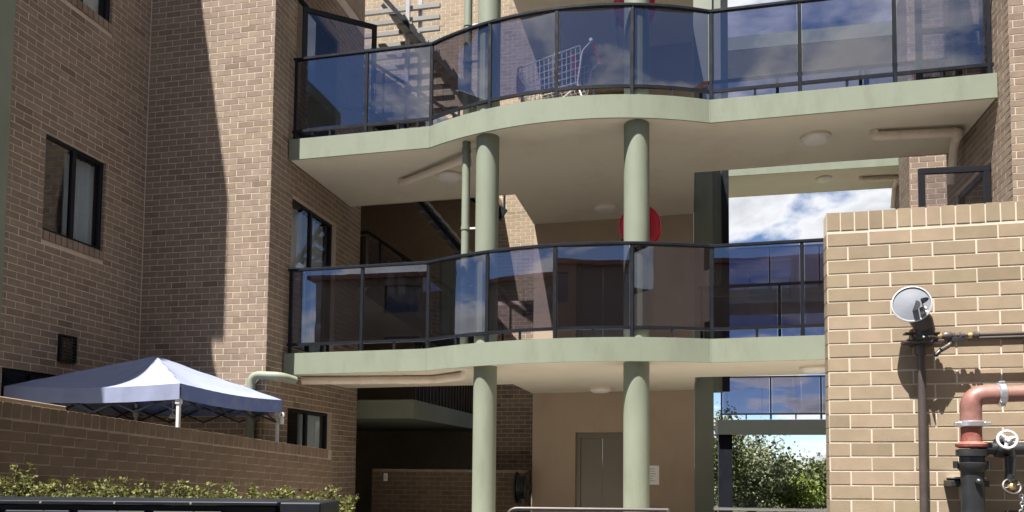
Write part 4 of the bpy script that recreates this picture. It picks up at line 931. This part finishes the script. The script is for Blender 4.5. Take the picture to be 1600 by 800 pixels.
for x in (.4, 1.6, 2.8): MB().box((x-.02, 11.52, 0), (x+.02, 11.56, .96)).build('post', 'charcoal_metal', h2)

# ================================================================== TREES
def tree(p, h, cr, n, size, m, seed, label, ct=.6):
    t = thing('tree', label, 'tree', p, 'trees beyond the far gallery'); rd = random.Random(seed); b = MB()
    b.tube([p, (p[0]+.1, p[1], p[2]+h*.35), (p[0]+.05, p[1]+.1, p[2]+h*.7)], [.16, .12, .05], 9)
    for k in range(9):
        z = h*rd.uniform(.3, .65); a = rd.random()*6.28; b.tube([(p[0]+.08, p[1], p[2]+z), (p[0]+math.cos(a)*cr[0]*.4, p[1]+math.sin(a)*cr[1]*.4, p[2]+z+h*.12), (p[0]+math.cos(a)*cr[0]*.8, p[1]+math.sin(a)*cr[1]*.8, p[2]+z+h*.22)], [.05, .03, .01], 6)
    b.build('trunk', 'bark', t, smooth=True)
    leaves(n, (p[0], p[1], p[2]+h*ct), (cr[0], cr[1], cr[2]), size, seed, shell=.5).build('crown', m, t)
tree((1.95, 25, 0), 2.9, (1.25, 1.2, 1.05), 5200, .12, 'leaf_gum', 11, 'pale grey green gum tree beyond the far walkway on the right', .5)
tree((1.05, 23.5, 0), 3.9, (.62, .8, 1.4), 2800, .10, 'leaf_tree', 12, 'taller dark green tree at the left of the gap on the right', .52)
tree((3.25, 25.5, 0), 1.35, (.8, .8, .55), 2600, .10, 'leaf_bright', 13, 'low bright green tree in front of the distant trees', .5)
tree((5.2, 33, 0), 1.9, (1.8, 1.6, .7), 4500, .16, 'leaf_tree', 14, 'dark rounded distant tree at the right of the gap', .55)
tree((2.2, 30, 0), 1.9, (1.5, 1.4, .8), 3000, .15, 'leaf_tree', 15, 'dark tree low behind the pale gum tree', .5)
wd = leaves(9000, (5, 60, .6), (40, 4, 1.2), .5, 21); wd.build('distant_trees', 'leaf_tree', kind='stuff'); bpy.data.objects['distant_trees']['label'] = 'far off band of dark trees along the horizon'

# ================================================================== ADDED WING OUT OF VIEW, BLOCKS SKY LIGHT FROM THE LEFT WING
ow = thing('sky_blocker_wing', 'added brown brick wing out of view on the right, blocking sky light from the left wall', 'building', (9, 0, 0))
OW = frame_M((8.2, 7.6, 0), (0, -1, 0), (-1, 0, 0)); oo = [(1.5+4.2*i, 3.2+4.2*i, 1.1+3.1*k, 2.7+3.1*k) for i in range(5) for k in range(4)]
wall_core(OW, 27.4, 0, 12.6, oo, 'brick_brown', ow, .3); MB().box((8.0, -20, 12.61), (16, 7.8, 12.8)).build('roof', 'tile_roof', ow); MB().box((8.51, 7.4, 0), (16, 7.6, 12.6)).build('end_wall', 'brick_brown', ow)
for a, c, d, e in oo: MB().box((a, .2, d), (c, .23, e)).xf(OW).build('window', 'window_glass', ow)
# ================================================================== BLOCK ACROSS THE DRIVEWAY (reflected in the glass)
ob = thing('opposite_block', 'brown brick apartment block across the driveway, mirrored in the lower balcony glass', 'building', (0, -24, 0))
OM = frame_M((24, -22, 0), (-1, 0, 0), (0, 1, 0)); oops = [(3+5.2*i, 5.2+5.2*i, 1.2+3.1*k, 2.9+3.1*k) for i in range(8) for k in range(4)]
wall_core(OM, 46, 0, 12.6, oops, 'brick_brown', ob, .3)
MB().box((-22, -30, 0), (24, -29.7, 12.6)).build('back_wall', 'brick_brown', ob); MB().box((-22.4, -30.4, 12.6), (24.4, -21.6, 12.85)).build('roof', 'tile_roof', ob)
for a, c, d, e in oops: w = MB().box((a, .2, d), (c, .23, e)).xf(OM).build('window', 'window_glass', ob)
